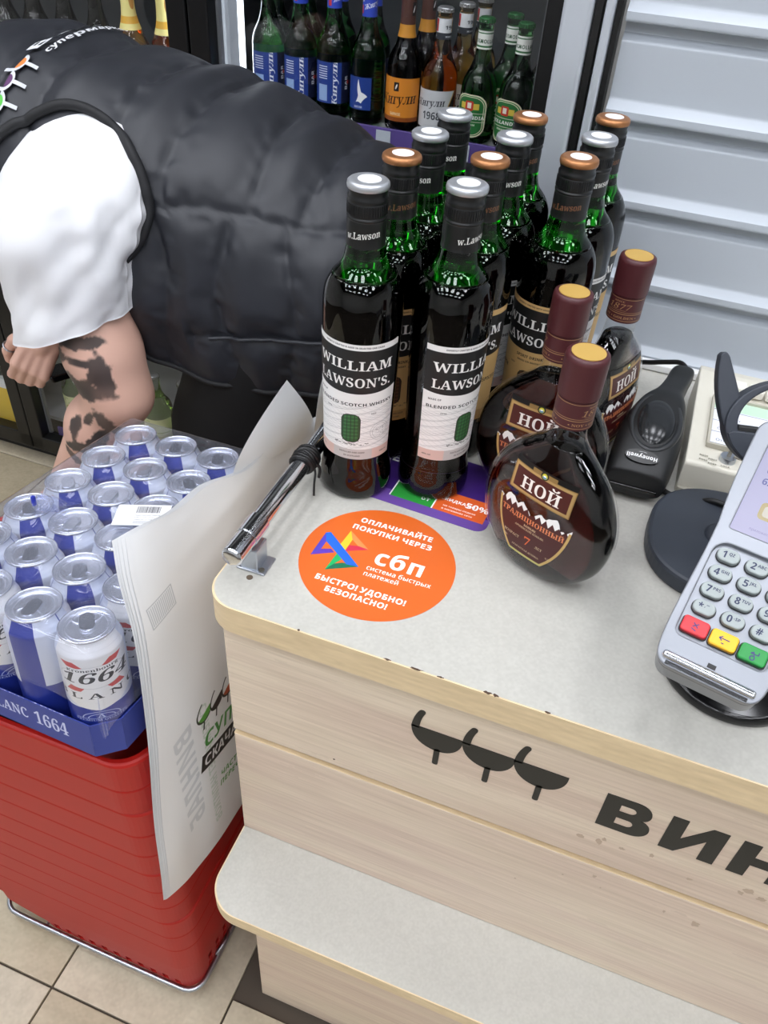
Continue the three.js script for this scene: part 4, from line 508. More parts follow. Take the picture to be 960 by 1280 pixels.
// ---------- white carrier bags hung beside the counter ----------
{
  const print = ctex(1024, 1380, (g, w, h) => { // 0.46 m wide, 0.62 m high
    const S = w / .46, X = z => (.09 - z) * S, Y = y => (1.08 - y) * S; g.fillStyle = '#fafbfc'; g.fillRect(0, 0, w, h);
    g.save(); g.translate(X(.0), Y(.78)); g.rotate(Math.PI / 2); g.scale(1, -1); g.fillStyle = '#dfe2e5'; g.font = 'bold 110px sans-serif'; g.fillText('ВИНЛАБ', 0, 40); g.fillStyle = '#dbe6dd'; g.font = 'bold 46px sans-serif'; g.fillText('СУПЕРМАРКЕТ НАПИТКОВ', 0, 110); g.restore();
    g.save(); g.translate(X(-.032), Y(.765)); g.rotate(.22); const gl = (x, c, r) => { g.fillStyle = c; g.beginPath(); g.ellipse(x + 26, 0, 30, 30, -.5, 0, Math.PI); g.fill(); g.strokeStyle = r; g.lineWidth = 6; g.beginPath(); g.arc(x + 26, -2, 32, .5, Math.PI * 1.1); g.stroke(); g.beginPath(); g.moveTo(x - 6, -4); g.quadraticCurveTo(x, -30, x + 14, -40); g.stroke(); g.beginPath(); g.moveTo(x + 28, 30); g.lineTo(x + 28, 62); g.stroke(); }; gl(0, '#5fae3f', '#1e2a1c'); gl(62, '#2a1c1c', '#171414'); gl(124, '#c7582b', '#171414'); g.restore();
    g.save(); g.translate(X(-.032), Y(.700)); g.rotate(.24); g.fillStyle = '#4d9a45'; g.font = 'bold 78px sans-serif'; g.fillText('СУПЕРМАРКЕТ', 0, 0); g.fillStyle = '#171717'; g.fillRect(-4, 22, 420, 66); g.fillStyle = '#f4f4f4'; g.font = 'bold 54px sans-serif'; g.fillText('СКАЧАЙ ПРИЛОЖЕНИЕ', 8, 74); g.restore();
    g.save(); g.translate(X(-.058), Y(.60)); g.rotate(.24); g.fillStyle = '#58a04e'; g.font = 'bold 34px sans-serif'; g.fillText('ЧАСТЬ СУММЫ', 0, 0); g.fillText('ПЕРЕЧИСЛЯЕМ', 0, 40); g.restore();
    g.strokeStyle = '#c9ccd0'; g.lineWidth = 3; g.strokeRect(X(-.0), Y(.98), 90, 60); for (let i = 0; i < 14; i++) { g.fillStyle = '#cfd2d6'; g.fillRect(X(.0) + 4 + i * 6, Y(.98) + 4, 3, 52); } });
  const mBag = phy({ color: 0xffffff, roughness: .38, map: print, transmission: .1, thickness: 0, side: THREE.DoubleSide }), mBag2 = phy({ color: 0xfafbfc, roughness: .38, transmission: .1, thickness: 0, side: THREE.DoubleSide });
  const F = curve([[0, -.046, .5376, .0798], [.29, -.048, .6937, .059], [.51, -.05, .8119, .0394], [.66, -.055, .89, .0244], [.8, -.062, .9609, .0113], [.93, -.075, 1.0235, -.0006], [1, -.085, 1.0584, -.0141]]);
  const Bk = curve([[0, -.036, .455, -.36], [.5, -.037, .73, -.36], [.8, -.036, .9, -.36], [1, -.028, 1.0, -.36]]);
  for (let k = 0; k < 5; k++) {
    const dx = -.0017 * k, s = 0, len = k ? .006 - .007 * hash(k, 5) : 0;
    const g = sheet(70, 110, (u, v) => { const a = F(v), b = Bk(v), e = Math.pow(u, .85); let x = lerp(a[0], b[0], e), y = lerp(a[1], b[1], u), z = lerp(a[2], b[2], u); y += (1 - v) * (-.055 * Math.sin(Math.min(1, u * 3) * Math.PI / 2) * (1 - u)) - len * (1 - v); z += k * .0028 * (1 - u) * (.4 + .8 * hash(k, 8)); x += dx * (.55 + .6 * v) + .0026 * n3(z * 40 + s, y * 16 + s, 3) * (.3 + .7 * (1 - v)) * sm(0, .08, v + .05) - .003 * Math.sin(z * 40 + y * 6 + s) * sm(.75, 1, v); y += v > .98 ? .003 * Math.sin(u * 22 + s) : 0; return [Math.min(x, -.0045), y, z]; }, .0003);
    const p = g.attributes.position, uv = g.attributes.uv; for (let i = 0; i < p.count; i++) uv.setXY(i, (.09 - p.getZ(i)) / .46, (p.getY(i) - .46) / .62);
    const labels = ['white carrier bag printed with glasses and green lettering, nearest the counter side', 'white carrier bag directly behind the printed one', 'third white carrier bag of the hanging sheaf', 'fourth white carrier bag of the hanging sheaf', 'white carrier bag at the back of the sheaf, next to the beer cans'];
    const o = k ? solo('carrier_bag', g, mBag2, labels[k], 'bag', 'white carrier bags hanging beside the counter') : solo('carrier_bag', g, mBag, labels[0], 'bag', 'white carrier bags hanging beside the counter');
    if (k === 1 || k === 3) { // upper flap curling up behind the handle
      const tip = k === 1 ? [-.044, 1.0905, -.284] : [-.026, 1.075, -.345], fl = sheet(28, 22, (u, v) => { const z0 = k === 1 ? lerp(-.17, -.335, u) : lerp(-.315, -.362, u), y0 = k === 1 ? lerp(1.028, 1.0, u) : 1.0, x0 = k === 1 ? lerp(-.058, -.03, u) : -.024, e = Math.pow(v, lerp(1.9, .9, u)), r = k === 1 ? 1 : Math.sqrt(Math.max(0, 1 - v * v)); return k === 1 ? [lerp(x0, tip[0], e) + .010 * Math.sin(v * Math.PI) * u, lerp(y0 - .01, tip[1], v), lerp(z0, tip[2], e)] : [x0 + .004 * v, y0 - .01 + .085 * v, lerp(-.338, z0, r * .999 + .001) ]; }, .0003); part('flap', fl, mBag2, o); }
  }
}
// ---------- glass-door coolers and the bottles in them ----------
const mPane = phy({ color: 0xffffff, roughness: .02, transmission: 1, thickness: 0, ior: 1.5 });
const mCase = std(0x1c1d1f, .5), mFrame = std(0x0d0d0e, .35), mInner = std(0x5d6266, .5), mShelf = std(0xb9bcc0, .4), mRailP = std(0x5a4a8c, .4), mRailY = std(0xd9b93a, .5), mRailW = std(0xd7d9dc, .4);
function cooler(label, x0, x1, doors, shelves, rails) {
  const t = thing('drinks_cooler', label, 'cooler', [(x0 + x1) / 2, 0, -1.13]), w = x1 - x0, D = .62, H = 2.0, hw = w / 2;
  part('side_wall', box(.02, H, D, -hw + .01, H / 2, -D / 2), mCase, t); part('side_wall', box(.02, H, D, hw - .01, H / 2, -D / 2), mCase, t); part('back_panel', box(w - .04, H, .02, 0, H / 2, -D + .01), mInner, t); part('top_panel', box(w - .04, .12, D, 0, H - .06, -D / 2), mCase, t); part('plinth', box(w - .04, .06, D - .02, 0, .03, -D / 2), mCase, t);
  for (const [a, b] of doors) { const cx = (a + b) / 2 - (x0 + x1) / 2, dw = b - a, d = part('door', merge([rbox(.043, 1.76, .036, .004, -dw / 2 + .0215, .945, .006), rbox(.043, 1.76, .036, .004, dw / 2 - .0215, .945, .006), rbox(dw, .05, .036, .004, 0, .088, .006), rbox(dw, .05, .036, .004, 0, 1.8, .006)]).translate(cx, 0, .02), mFrame, t);
    part('glass_pane', new THREE.PlaneGeometry(dw - .08, 1.67).translate(cx, .945, .022), mPane, d);
    part('door_seal', merge([box(.006, 1.67, .012, -dw / 2 + .046, .945, 0), box(.006, 1.67, .012, dw / 2 - .046, .945, 0)]).translate(cx, 0, .006), std(0x6a6d70, .5), d); }
  shelves.forEach(y => part('shelf', box(w - .06, .012, D - .1, 0, y - .006, -D / 2 - .015), mShelf, t));
  rails.forEach(([a, b, y, h, m]) => part('price_rail', rbox(b - a, h, .006, .001, (a + b) / 2 - (x0 + x1) / 2, y - h / 2 + .004, -.024), m, t));
  return t;
}
const coolR = cooler('black glass-door cooler with lit strip and one shelf row of beer bottles', -.628, .082, [[-.628, .082]], [.35, .73, 1.113, 1.5], [[-.57, .03, 1.113, .036, mRailP], [-.57, .03, .73, .036, mRailP]]);
{ // price tags behind the rail, lit strip with its light
  for (const x of [-.25, -.09]) part('price_tag', box(.03, .03, .001, x + .273, 1.098, -.0195), std(0xb9c2cc, .3), coolR);
  const led = std(0xffffff, .5, { emissive: 0xeef6ff, emissiveIntensity: 3.2 }); part('led_strip', rbox(.012, 1.6, .008, .003, -.3, .95, -.062), led, coolR); part('strip_holder', merge([box(.03, 1.62, .004, -.314, .95, -.068), box(.004, 1.62, .03, -.331, .95, -.055)]), std(0xc9ccd0, .3, { metalness: .6 }), coolR);
  part('shelf_standard', box(.012, 1.6, .012, -.326, .95, -.03), std(0x9ea2a6, .4, { metalness: .5 }), coolR);
  const L = new THREE.RectAreaLight(0xeef5ff, 9, .02, 1.5); L.position.set(-.562, .95, -1.184); L.lookAt(0.2, .95, -1.4); L.castShadow = true; scene.add(L);
}
const coolL = cooler('wide black two-door cooler behind the bending man', -1.95, -.632, [[-1.95, -1.292], [-1.29, -.632]], [.11, .47, .8, 1.052, 1.4], [[-1.9, -1.34, .205, .13, mRailY], [-1.245, -.68, .108, .03, mRailP], [-1.245, -.68, .47, .03, mRailP], [-1.245, -.68, 1.052, .03, mRailP]]);
part('shelf_lip', box(.56, .016, .02, -.329, .212, -.03), mRailW, coolL); part('raised_shelf', box(.58, .012, .5, -.329, .2, -.28), mShelf, coolL);
{ const led = std(0xffffff, .5, { emissive: 0xeef6ff, emissiveIntensity: 3.2 }); part('led_strip', rbox(.008, 1.6, .008, .003, .615, .95, -.06), led, coolL); const L = new THREE.RectAreaLight(0xeef5ff, 9, .02, 1.5); L.position.set(-.69, .95, -1.196); L.lookAt(-1.4, .95, -1.4); L.castShadow = true; scene.add(L); }
const gl = (r, g, b, d) => phy({ color: 0xffffff, roughness: .03, transmission: 1, thickness: .05, ior: 1.42, attenuationColor: new THREE.Color().setRGB(r, g, b), attenuationDistance: d });
const mGreenG = gl(.12, .5, .16, .03), mBrownG = gl(.32, .1, .02, .012), mAmberG = gl(.85, .55, .14, .04), mPaleG = gl(.8, .9, .6, .06), mDarkG = gl(.1, .16, .08, .012);
const beerProf = (H, R, rn, s0, s1) => curve([[0, R - .003], [.003, R - .0005], [.008, R], [s0, R], [s0 + (s1 - s0) * .3, R * .9], [s0 + (s1 - s0) * .65, lerp(R, rn, .68)], [s1, rn + .001], [H - .018, rn], [H - .01, rn]]);
function beer(mat, o) {
  const t = new THREE.Group(), { H, R = .0335, rn = .0132, s0 = .105, s1 = .172 } = o, f = beerProf(H, R, rn, s0, s1), pts = [[0, .003], [R - .006, .001]]; for (let y = 0; y < H - .012; y += .004) pts.push([f(y)[0], y]); pts.push([rn * 1.0, H - .012], [rn * 1.12, H - .010], [rn * 1.12, H - .004], [0, H - .003]);
  part('glass_body', lathe(pts, 40), mat, t);
  if (o.label) part('body_label', profLabel(y => f(y)[0], o.label[0], o.label[1], o.label[2], 24, 4), o.label[3], t);
  if (o.neck) part('neck_label', profLabel(y => f(y)[0], o.neck[0], o.neck[1], Math.PI * 2 - .02, 32, 6), o.neck[2], t);
  const cp = []; for (let k = 0; k < 21; k++) { const a = k / 21 * Math.PI * 2; cp.push(new THREE.CylinderGeometry(.0012, .0018, .006, 5).translate(Math.cos(a) * .0138, H - .0055, Math.sin(a) * .0138)); }
  part('crown_cap', merge([lathe([[.0132, H - .009], [.0145, H - .0085], [.0138, H - .003], [.012, H - .0006], [0, H]], 28), ...cp]), o.cap, t); return t;
}
const lt = (w, h, d) => std(0xffffff, .42, { map: ctex(w, h, d) }), bigc = (g, s, x, y, f, c, a = 0) => { g.save(); g.translate(x, y); g.rotate(a); g.font = f; g.fillStyle = c; g.textAlign = 'center'; g.fillText(s, 0, 0); g.restore(); };
const mCapS = std(0xc7c9cc, .3, { metalness: .8 }), mCapB = std(0x22368c, .35, { metalness: .4 }), mCapBr = std(0x5d3a2a, .35, { metalness: .4 }), mCapG = std(0x1f6a34, .35, { metalness: .4 });
const blueLabel = lt(768, 420, (g, w, h) => { g.fillStyle = '#24408f'; g.fillRect(0, 0, w, h); g.fillStyle = '#141a38'; g.fillRect(w * .64, 0, w * .36, h); bigc(g, 'Жигули', w * .54, h * .55, 'italic bold 120px serif', '#e8ecf4', -Math.PI / 2); bigc(g, 'BAR', w * .8, h * .5, 'bold 76px sans-serif', '#cfd4e2', -Math.PI / 2); g.fillStyle = '#c83a3a'; g.fillRect(w * .78, h * .44, 50, 34); g.fillStyle = '#93b0dc'; g.fillRect(w * .1, h * .55, w * .22, h * .4); g.fillStyle = '#d5def0'; for (let i = 0; i < 6; i++) g.fillRect(w * .1, h * .1 + i * 24, w * .22, 9); });
const blueNeck = lt(512, 256, (g, w, h) => { g.fillStyle = '#2a45b8'; g.fillRect(0, 0, w, h); for (const x of [.2, .7]) { bigc(g, 'Жигули', w * x, h * .6, 'italic bold 62px serif', '#e6eaf6', -.3); g.fillStyle = '#c8364a'; g.fillRect(w * x + 70, h * .6, 40, h * .3); } });
const birdLabel = lt(512, 420, (g, w, h) => { g.fillStyle = '#22408f'; g.fillRect(0, 0, w, h); g.fillStyle = '#f0f2f4'; g.beginPath(); g.moveTo(w * .5, h * .06); g.quadraticCurveTo(w * .56, h * .3, w * .62, h * .45); g.quadraticCurveTo(w * .8, h * .5, w * .86, h * .58); g.quadraticCurveTo(w * .7, h * .66, w * .62, h * .8); g.quadraticCurveTo(w * .5, h * .72, w * .4, h * .78); g.quadraticCurveTo(w * .48, h * .66, w * .5, h * .55); g.quadraticCurveTo(w * .42, h * .3, w * .5, h * .06); g.fill(); bigc(g, 'ЖИГУЛИ', w / 2, h * .95, 'bold 40px sans-serif', '#cfd8ee'); });
const orangeLabel = lt(768, 460, (g, w, h) => { g.fillStyle = '#dd8a2c'; g.fillRect(0, 0, w, h); g.fillStyle = '#8f4a18'; g.fillRect(0, h * .9, w, h * .1); g.fillStyle = '#1f1a1c'; g.fillRect(w * .45, h * .1, 80, 92); g.fillStyle = '#e9e2d8'; g.beginPath(); g.ellipse(w * .5, h * .2, 12, 30, .5, 0, 7); g.fill(); bigc(g, 'Жигули', w / 2, h * .6, 'italic bold 150px serif', '#33180c', -.05); bigc(g, 'БАРНОЕ', w / 2, h * .86, 'bold 44px sans-serif', '#f2d9b0'); });
const goldNeck = lt(256, 64, (g, w, h) => { g.fillStyle = '#c98a2c'; g.fillRect(0, 0, w, h); }), brownNeck = lt(512, 256, (g, w, h) => { g.fillStyle = '#4d2b22'; g.fillRect(0, 0, w, h); g.fillStyle = '#c98a2c'; g.fillRect(0, h * .7, w, h * .3); for (const x of [.2, .7]) { g.fillStyle = '#15100f'; g.fillRect(w * x - 24, h * .18, 56, 80); g.fillStyle = '#ddd'; g.beginPath(); g.ellipse(w * x, h * .34, 8, 24, .5, 0, 7); g.fill(); } });
const whiteLabel = lt(768, 460, (g, w, h) => { g.fillStyle = '#c9ccce'; g.fillRect(0, 0, w, h); g.fillStyle = '#2a2622'; g.beginPath(); g.moveTo(w, 0); g.lineTo(w, h * .6); g.lineTo(w * .84, h * .45); g.fill(); g.strokeStyle = '#c79a3c'; g.lineWidth = 16; g.beginPath(); g.moveTo(w * .98, 0); g.lineTo(w * .82, h * .5); g.stroke(); bigc(g, 'Жигули', w * .45, h * .42, 'italic bold 118px serif', '#34383e', -.06); bigc(g, '1968', w * .52, h * .76, 'bold 130px sans-serif', '#3a3f45'); });
const neck1968 = lt(512, 300, (g, w, h) => { g.fillStyle = '#dfe2e4'; g.fillRect(0, 0, w, h); g.fillStyle = '#2c3038'; g.fillRect(0, h * .68, w, h * .32); for (const x of [.12, .62]) { g.fillStyle = '#d8a63c'; g.fillRect(w * x + 70, h * .04, 30, h * .6); g.fillStyle = '#b83232'; g.fillRect(w * x + 104, h * .04, 50, h * .6); bigc(g, '1968', w * x + 60, h * .5, 'bold 74px sans-serif', '#2a2d33'); bigc(g, 'ЖИГУЛИ', w * x + 60, h * .9, 'bold 34px sans-serif', '#cfd4da'); } });
const hollLabel = std(0xffffff, .42, { alphaTest: .5, map: ctex(640, 900, (g, w, h) => { g.clearRect(0, 0, w, h); const E = (k, c) => { g.fillStyle = c; g.beginPath(); g.roundRect(k, k, w - 2 * k, h - 2 * k, 240 - k * .8); g.fill(); }; E(4, '#e6e2c2'); E(30, '#2c7a3a'); E(48, '#e6e2c2'); E(62, '#276f36'); g.fillStyle = '#d9c04a'; g.fillRect(w * .22, h * .2, w * .56, h * .14); g.fillStyle = '#c0392b'; g.beginPath(); g.roundRect(w * .38, h * .15, w * .24, h * .22, 30); g.fill(); g.fillStyle = '#e9e4d4'; g.fillRect(w * .44, h * .19, w * .12, h * .13); g.fillStyle = '#e9e6d2'; g.fillRect(0, h * .42, w, 10); g.fillRect(0, h * .62, w, 10); bigc(g, 'HOLLANDIA', w / 2, h * .565, 'bold 102px sans-serif', '#f4f4ee'); bigc(g, 'PREMIUM', w / 2, h * .72, 'bold 58px sans-serif', '#dfe6cf'); bigc(g, 'LAGER', w / 2, h * .8, 'bold 50px sans-serif', '#dfe6cf'); }) });
const hollNeck = lt(640, 220, (g, w, h) => { g.fillStyle = '#e9ece4'; g.fillRect(0, 0, w, h); g.fillStyle = '#2c6c38'; g.fillRect(0, h * .1, w, h * .06); g.fillRect(0, h * .8, w, h * .1); for (const x of [.25, .75]) bigc(g, 'HOLLANDIA', w * x, h * .66, 'bold 62px sans-serif', '#1f4c2a'); });
const foilY = lt(256, 256, (g, w, h) => { g.fillStyle = '#e3d98c'; g.fillRect(0, 0, w, h); g.fillStyle = '#d9a83a'; g.fillRect(0, h * .7, w, h * .16); g.fillStyle = '#b9863a'; for (const x of [.15, .65]) { g.beginPath(); g.ellipse(w * x, h * .35, 18, 50, 0, 0, 7); g.fill(); } });
const B = {
  blue: beer(mGreenG, { H: .237, s0: .112, s1: .178, label: [.03, .102, 2.6, blueLabel], neck: [.188, .226, blueNeck], cap: mCapB }), bird: beer(mGreenG, { H: .237, s0: .112, s1: .178, label: [.028, .085, 1.5, birdLabel], neck: [.182, .226, blueNeck], cap: mCapB }),
  brown: beer(mBrownG, { H: .24, label: [.018, .094, 2.9, orangeLabel], neck: [.158, .226, brownNeck], cap: mCapBr }), gold: beer(mAmberG, { H: .214, s0: .095, s1: .16, label: [.016, .082, 2.9, whiteLabel], neck: [.163, .196, neck1968], cap: mCapS }), holl: beer(mGreenG, { H: .207, s0: .088, s1: .152, label: [.012, .086, 2.0, hollLabel], neck: [.157, .186, hollNeck], cap: mCapG }),
  foil: beer(mAmberG, { H: .25, R: .036, s0: .11, s1: .19, neck: [.158, .238, foilY], cap: mCapS }), dark: beer(mDarkG, { H: .25, R: .036, s0: .11, s1: .19, cap: mCapS }), pale: beer(mPaleG, { H: .242, R: .042, rn: .015, s0: .13, s1: .195, label: [.035, .115, 2.6, lt(256, 256, (g, w, h) => { g.fillStyle = '#cfd3a4'; g.fillRect(0, 0, w, h); g.fillStyle = '#9aa66a'; for (let i = 0; i < 9; i++) g.fillRect(20 + 60 * hash(i, 3), 20 + i * 24, 150 * hash(i, 5), 9); g.fillStyle = '#c9a33a'; g.fillRect(60, 100, 30, 50); })], cap: mCapS }),
};
const place = (k, x, y, z, turn, label, group) => { const o = B[k].clone(); o.name = numbered('beer_bottle'); o.position.set(x, y + .0004, z); o.rotation.y = turn; o.userData = { label, category: 'bottle', group }; scene.add(o); };
const GR = 'beer bottles on the lit cooler shelf', Y = 1.113;
place('blue', -.512, Y, -1.19, .55, 'green beer bottle with blue label next to the lit strip in the cooler', GR); place('blue', -.443, Y, -1.19, .45, 'green blue-label beer bottle, second from the lit strip', GR); place('blue', -.374, Y, -1.19, .5, 'green blue-label beer bottle beside the bottle with the white bird', GR); place('bird', -.303, Y, -1.19, -.15, 'green beer bottle with a white bird on its blue label', GR);
place('brown', -.228, Y, -1.19, -.1, 'brown beer bottle with orange label at the front of the cooler shelf', GR); place('gold', -.158, Y, -1.19, -.1, 'clear amber beer bottle with pale 1968 label at the front of the shelf', GR); place('holl', -.080, Y, -1.19, -.2, 'green lager bottle with oval green label next to the amber bottle', GR); place('holl', -.008, Y, -1.19, -.35, 'green lager bottle with oval green label at the cooler side wall', GR);
place('brown', -.212, Y, -1.262, -.1, 'brown beer bottle standing behind the orange-label bottle', GR); place('gold', -.138, Y, -1.262, -.1, 'amber 1968 beer bottle standing behind the front amber bottle', GR); place('gold', -.122, Y, -1.335, -.1, 'third amber beer bottle deep in the cooler', GR); place('holl', -.045, Y, -1.262, -.2, 'green lager bottle in the second row behind the oval labels', GR); place('holl', .026, Y, -1.262, -.3, 'green lager bottle in the second row at the cooler wall', GR);
for (let i = 0; i < 4; i++) place('blue', -.53 + i * .07, Y, -1.262, .3, 'green beer bottle in the second row behind the blue labels', GR);
const GL = 'bottles on the upper shelf of the two-door cooler', YL = 1.052;
[[-.836, -1.2], [-.753, -1.2], [-.79, -1.276]].forEach(([x, z], i) => place('foil', x, YL, z, .3, ['amber beer bottle with yellow neck foil, farther from the door post', 'amber beer bottle with yellow neck foil beside the door post', 'yellow-foil beer bottle behind the other two', 'yellow-foil beer bottle half hidden by the black door post'][i], GL));
for (let i = 0; i < 9; i++) place('dark', -.916 - i * .079 - (i > 4 ? .04 : 0), YL, -1.2, 0, 'dark green bottle on the upper cooler shelf above the bent back', GL);
const GP = 'pale bottles low in the two-door cooler';
for (let i = 0; i < 6; i++) place('pale', -1.39 - i * .09, .2066, -1.235, .4, 'pale bottle over the yellow price rail', GP);
for (let i = 0; i < 6; i++) { place('pale', -1.19 + i * .092, .11, -1.21, .4, 'pale bottle on the bottom shelf behind the tattooed arm', GP); }
for (let i = 0; i < 6; i++) place('pale', -1.19 + i * .092, .47, -1.21, .2, 'pale bottle on the middle shelf over the purple rail', GP);
// ---------- person bending over ----------
{
  const P = thing('person', 'person in grey quilted vest and white T-shirt bending over, tattooed arm hanging', 'person', [0, 0, 0]);
  const ZC = -.675;
  const Tc = curve([[0, -.01, 1.13, .93, .172, -.715], [.12, -.095, 1.195, .905, .19, -.71], [.25, -.196, 1.238, .893, .198, -.70], [.45, -.36, 1.288, .915, .207, -.672], [.58, -.455, 1.302, .965, .208, -.655], [.7, -.535, 1.311, 1.02, .205, -.645], [.88, -.66, 1.318, 1.08, .185, -.645], [1, -.73, 1.305, 1.12, .13, -.645]]);
  const HT = .165, SX = [-.045, -.135, -.225, -.315, -.405, -.495, -.585, -.675];
  function shape(t, q) { // q 0 on the spine .. 1 at the open front edge; returns x, y, half offset, outward direction
    const [x, yT, yB, b, zc] = Tc(t); if (q < .55) { const f = q / .55 * Math.PI / 2, e = .82, c = Math.cos(f) ** e, s = Math.sin(f) ** e; return [x, yT - HT * (1 - c), b * s, zc, Math.cos(f), Math.sin(f)]; }
    const k = (q - .55) / .45; return [x, lerp(yT - HT, yB, k), b - .028 * k * k, zc, 0, 1];
  }
  function vest(t, u, off = 0) { // u 0 near front edge, .5 spine, 1 far front edge
    const side = u < .5 ? 1 : -1, q = Math.abs(u - .5) * 2; let [x, y, o, zc, ny, nz] = shape(t, q); const z = zc + side * o;
    let ds = 1; for (const k of SX) ds = Math.min(ds, Math.abs(x - k + .012 * Math.sin(y * 22 + k * 40) + (y < 1.165 ? .018 : 0))); let dl = Math.abs(y - 1.165 - .01 * Math.sin(x * 16)); if (x < -.36) dl = 9; const dp = x > -.3 ? Math.abs(y - 1.02 - .12 * x) : 9; dl = Math.min(dl, dp);
    const g = Math.exp(-((Math.min(ds, dl) / .0055) ** 2)), puff = .0095 * (1 - Math.exp(-((ds / .026) ** 2))) * (1 - Math.exp(-((dl / .026) ** 2)));
    const near = Math.exp(-((Math.min(ds, dl) / .022) ** 2)); const w = .007 * n3(x * 20, y * 13, z * 13) + .004 * n3(x * 62, y * 24, z * 24 + 9) + .0035 * near * n3(x * 150, y * 150, z * 90) + .006 * n3(x * 36 + 5, y * 30, 4) * sm(.5, .9, q);
    const k = off + puff + w - .0035 * g; return [x, y + ny * k, z + side * nz * k];
  }
  const tAt = x => { let a = 0, b = 1; for (let k = 0; k < 40; k++) { const m = (a + b) / 2; Tc(m)[0] > x ? a = m : b = m; } return a; };
  const qAt = (t, y) => { let a = 0, b = 1; for (let k = 0; k < 40; k++) { const m = (a + b) / 2; shape(t, m)[1] > y ? a = m : b = m; } return a; };
  const onVest = (x, y, side, off) => { const t = tAt(x), q = qAt(t, y); return vest(t, .5 - side * q / 2, off); };
  const mVest = std(0x27292f, .5), mPipe = std(0x17181b, .7), mShirt = std(0xe6e7ea, .85), mTrouser = std(0x08080a, .8);
  const vb = part('quilted_vest', sheet(240, 190, (u, v) => vest(v, u), .004), mVest, P);
  const run = (f, n, r, closed = false) => { const q = []; for (let k = 0; k < n + (closed ? 0 : 1); k++) q.push(f(k / n)); return tube(q, r, n * 3, 8, closed); };
  part('edge_binding', merge([run(k => vest(k, .004, .001), 40, .0042), run(k => vest(k, .996, .001), 40, .0042), run(k => vest(.003, k, .001), 60, .0042)]), mPipe, vb);
  part('collar', sheet(60, 8, (u, v) => { const p = vest(1, .1 + u * .8, 0); return [p[0] - .03 * v, lerp(p[1], 1.2, .2 * v), lerp(p[2], ZC, .35 * v)]; }, .006), mVest, vb);
  for (const sd of [1, -1]) part('armhole_binding', run(k => { const a = k * Math.PI * 2; return onVest(-.452 + .114 * Math.cos(a) - (sd < 0 ? .08 : 0), 1.168 + .098 * Math.sin(a), sd, .005); }, 60, .007, true), mPipe, vb);
  part('pocket_seam', run(k => onVest(lerp(-.27, -.04, k), 1.018 + .12 * lerp(-.27, -.04, k), 1, .005), 20, .003), mVest, vb);
  const bp = ctex(1024, 640, (g, w, h) => { g.clearRect(0, 0, w, h); g.fillStyle = '#d7d9dd'; g.font = 'bold 170px sans-serif'; g.textAlign = 'left'; g.fillText('ВИНЛАБ', 320, 330); g.font = 'bold 56px sans-serif'; g.fillText('супермаркет напитков', 330, 430); const G = (x, c) => { g.strokeStyle = '#c9ccd2'; g.lineWidth = 16; g.fillStyle = c; g.beginPath(); g.ellipse(x, 300, 34, 60, 0, 0, Math.PI); g.fill(); g.beginPath(); g.ellipse(x, 300, 38, 66, 0, 0, Math.PI); g.stroke(); g.beginPath(); g.moveTo(x - 38, 300); g.lineTo(x - 32, 190); g.moveTo(x, 366); g.lineTo(x, 460); g.stroke(); }; G(250, '#e0803a'); G(160, '#5a3560'); G(70, '#58b84a'); });
  part('back_print', grid(40, 24, (u, v) => vest(lerp(.635, .80, v), lerp(.325, .70, u), .005)), std(0xffffff, .7, { map: bp, alphaTest: .5, side: THREE.DoubleSide }), vb);
  // T-shirt: two sleeves
  const sleeve = (keys, tiltX) => { const f = curve(keys); return sheet(72, 60, (u, v) => { const [x, y, z, r] = f(v), a = (1 - u) * Math.PI * 2, c = Math.cos(a), s = Math.sin(a), fold = 1 + .10 * n3(c * 5 + v * 3, s * 5, v * 9) * sm(.1, .5, v) + .02 * Math.sin(a * 5 + v * 7) * v + .05 * n3(c * 9 + v * 14, s * 9, v * 16) * sm(.15, .4, v); return [x + r * 1.06 * c * fold, y + tiltX * c * v + .012 * s * (1 - v), z + r * .92 * s * fold]; }, .002); };
  const near = sleeve([[0, -.452, 1.262, -.55, .004], [.07, -.452, 1.25, -.535, .05], [.16, -.452, 1.223, -.515, .082], [.3, -.453, 1.183, -.48, .097], [.5, -.456, 1.13, -.454, .098], [.75, -.461, 1.055, -.446, .091], [1, -.463, .99, -.445, .089]], .036);
  const far = sleeve([[0, -.53, 1.24, -.75, .06], [.12, -.55, 1.23, -.79, .085], [.28, -.575, 1.19, -.83, .095], [.5, -.63, 1.13, -.84, .09], [.75, -.68, 1.07, -.835, .082], [1, -.725, 1.01, -.83, .076]], .0);
  part('t_shirt', merge([near, far]), mShirt, P);
  // body: torso, head, legs (coarse) and arms with hands (fine)
  const C = (a, b, ra, rb) => p => bone(p, a, b, ra, rb), U = (list, k) => p => { let d = 9; for (const f of list) d = smin(d, f(p), k); return d; };
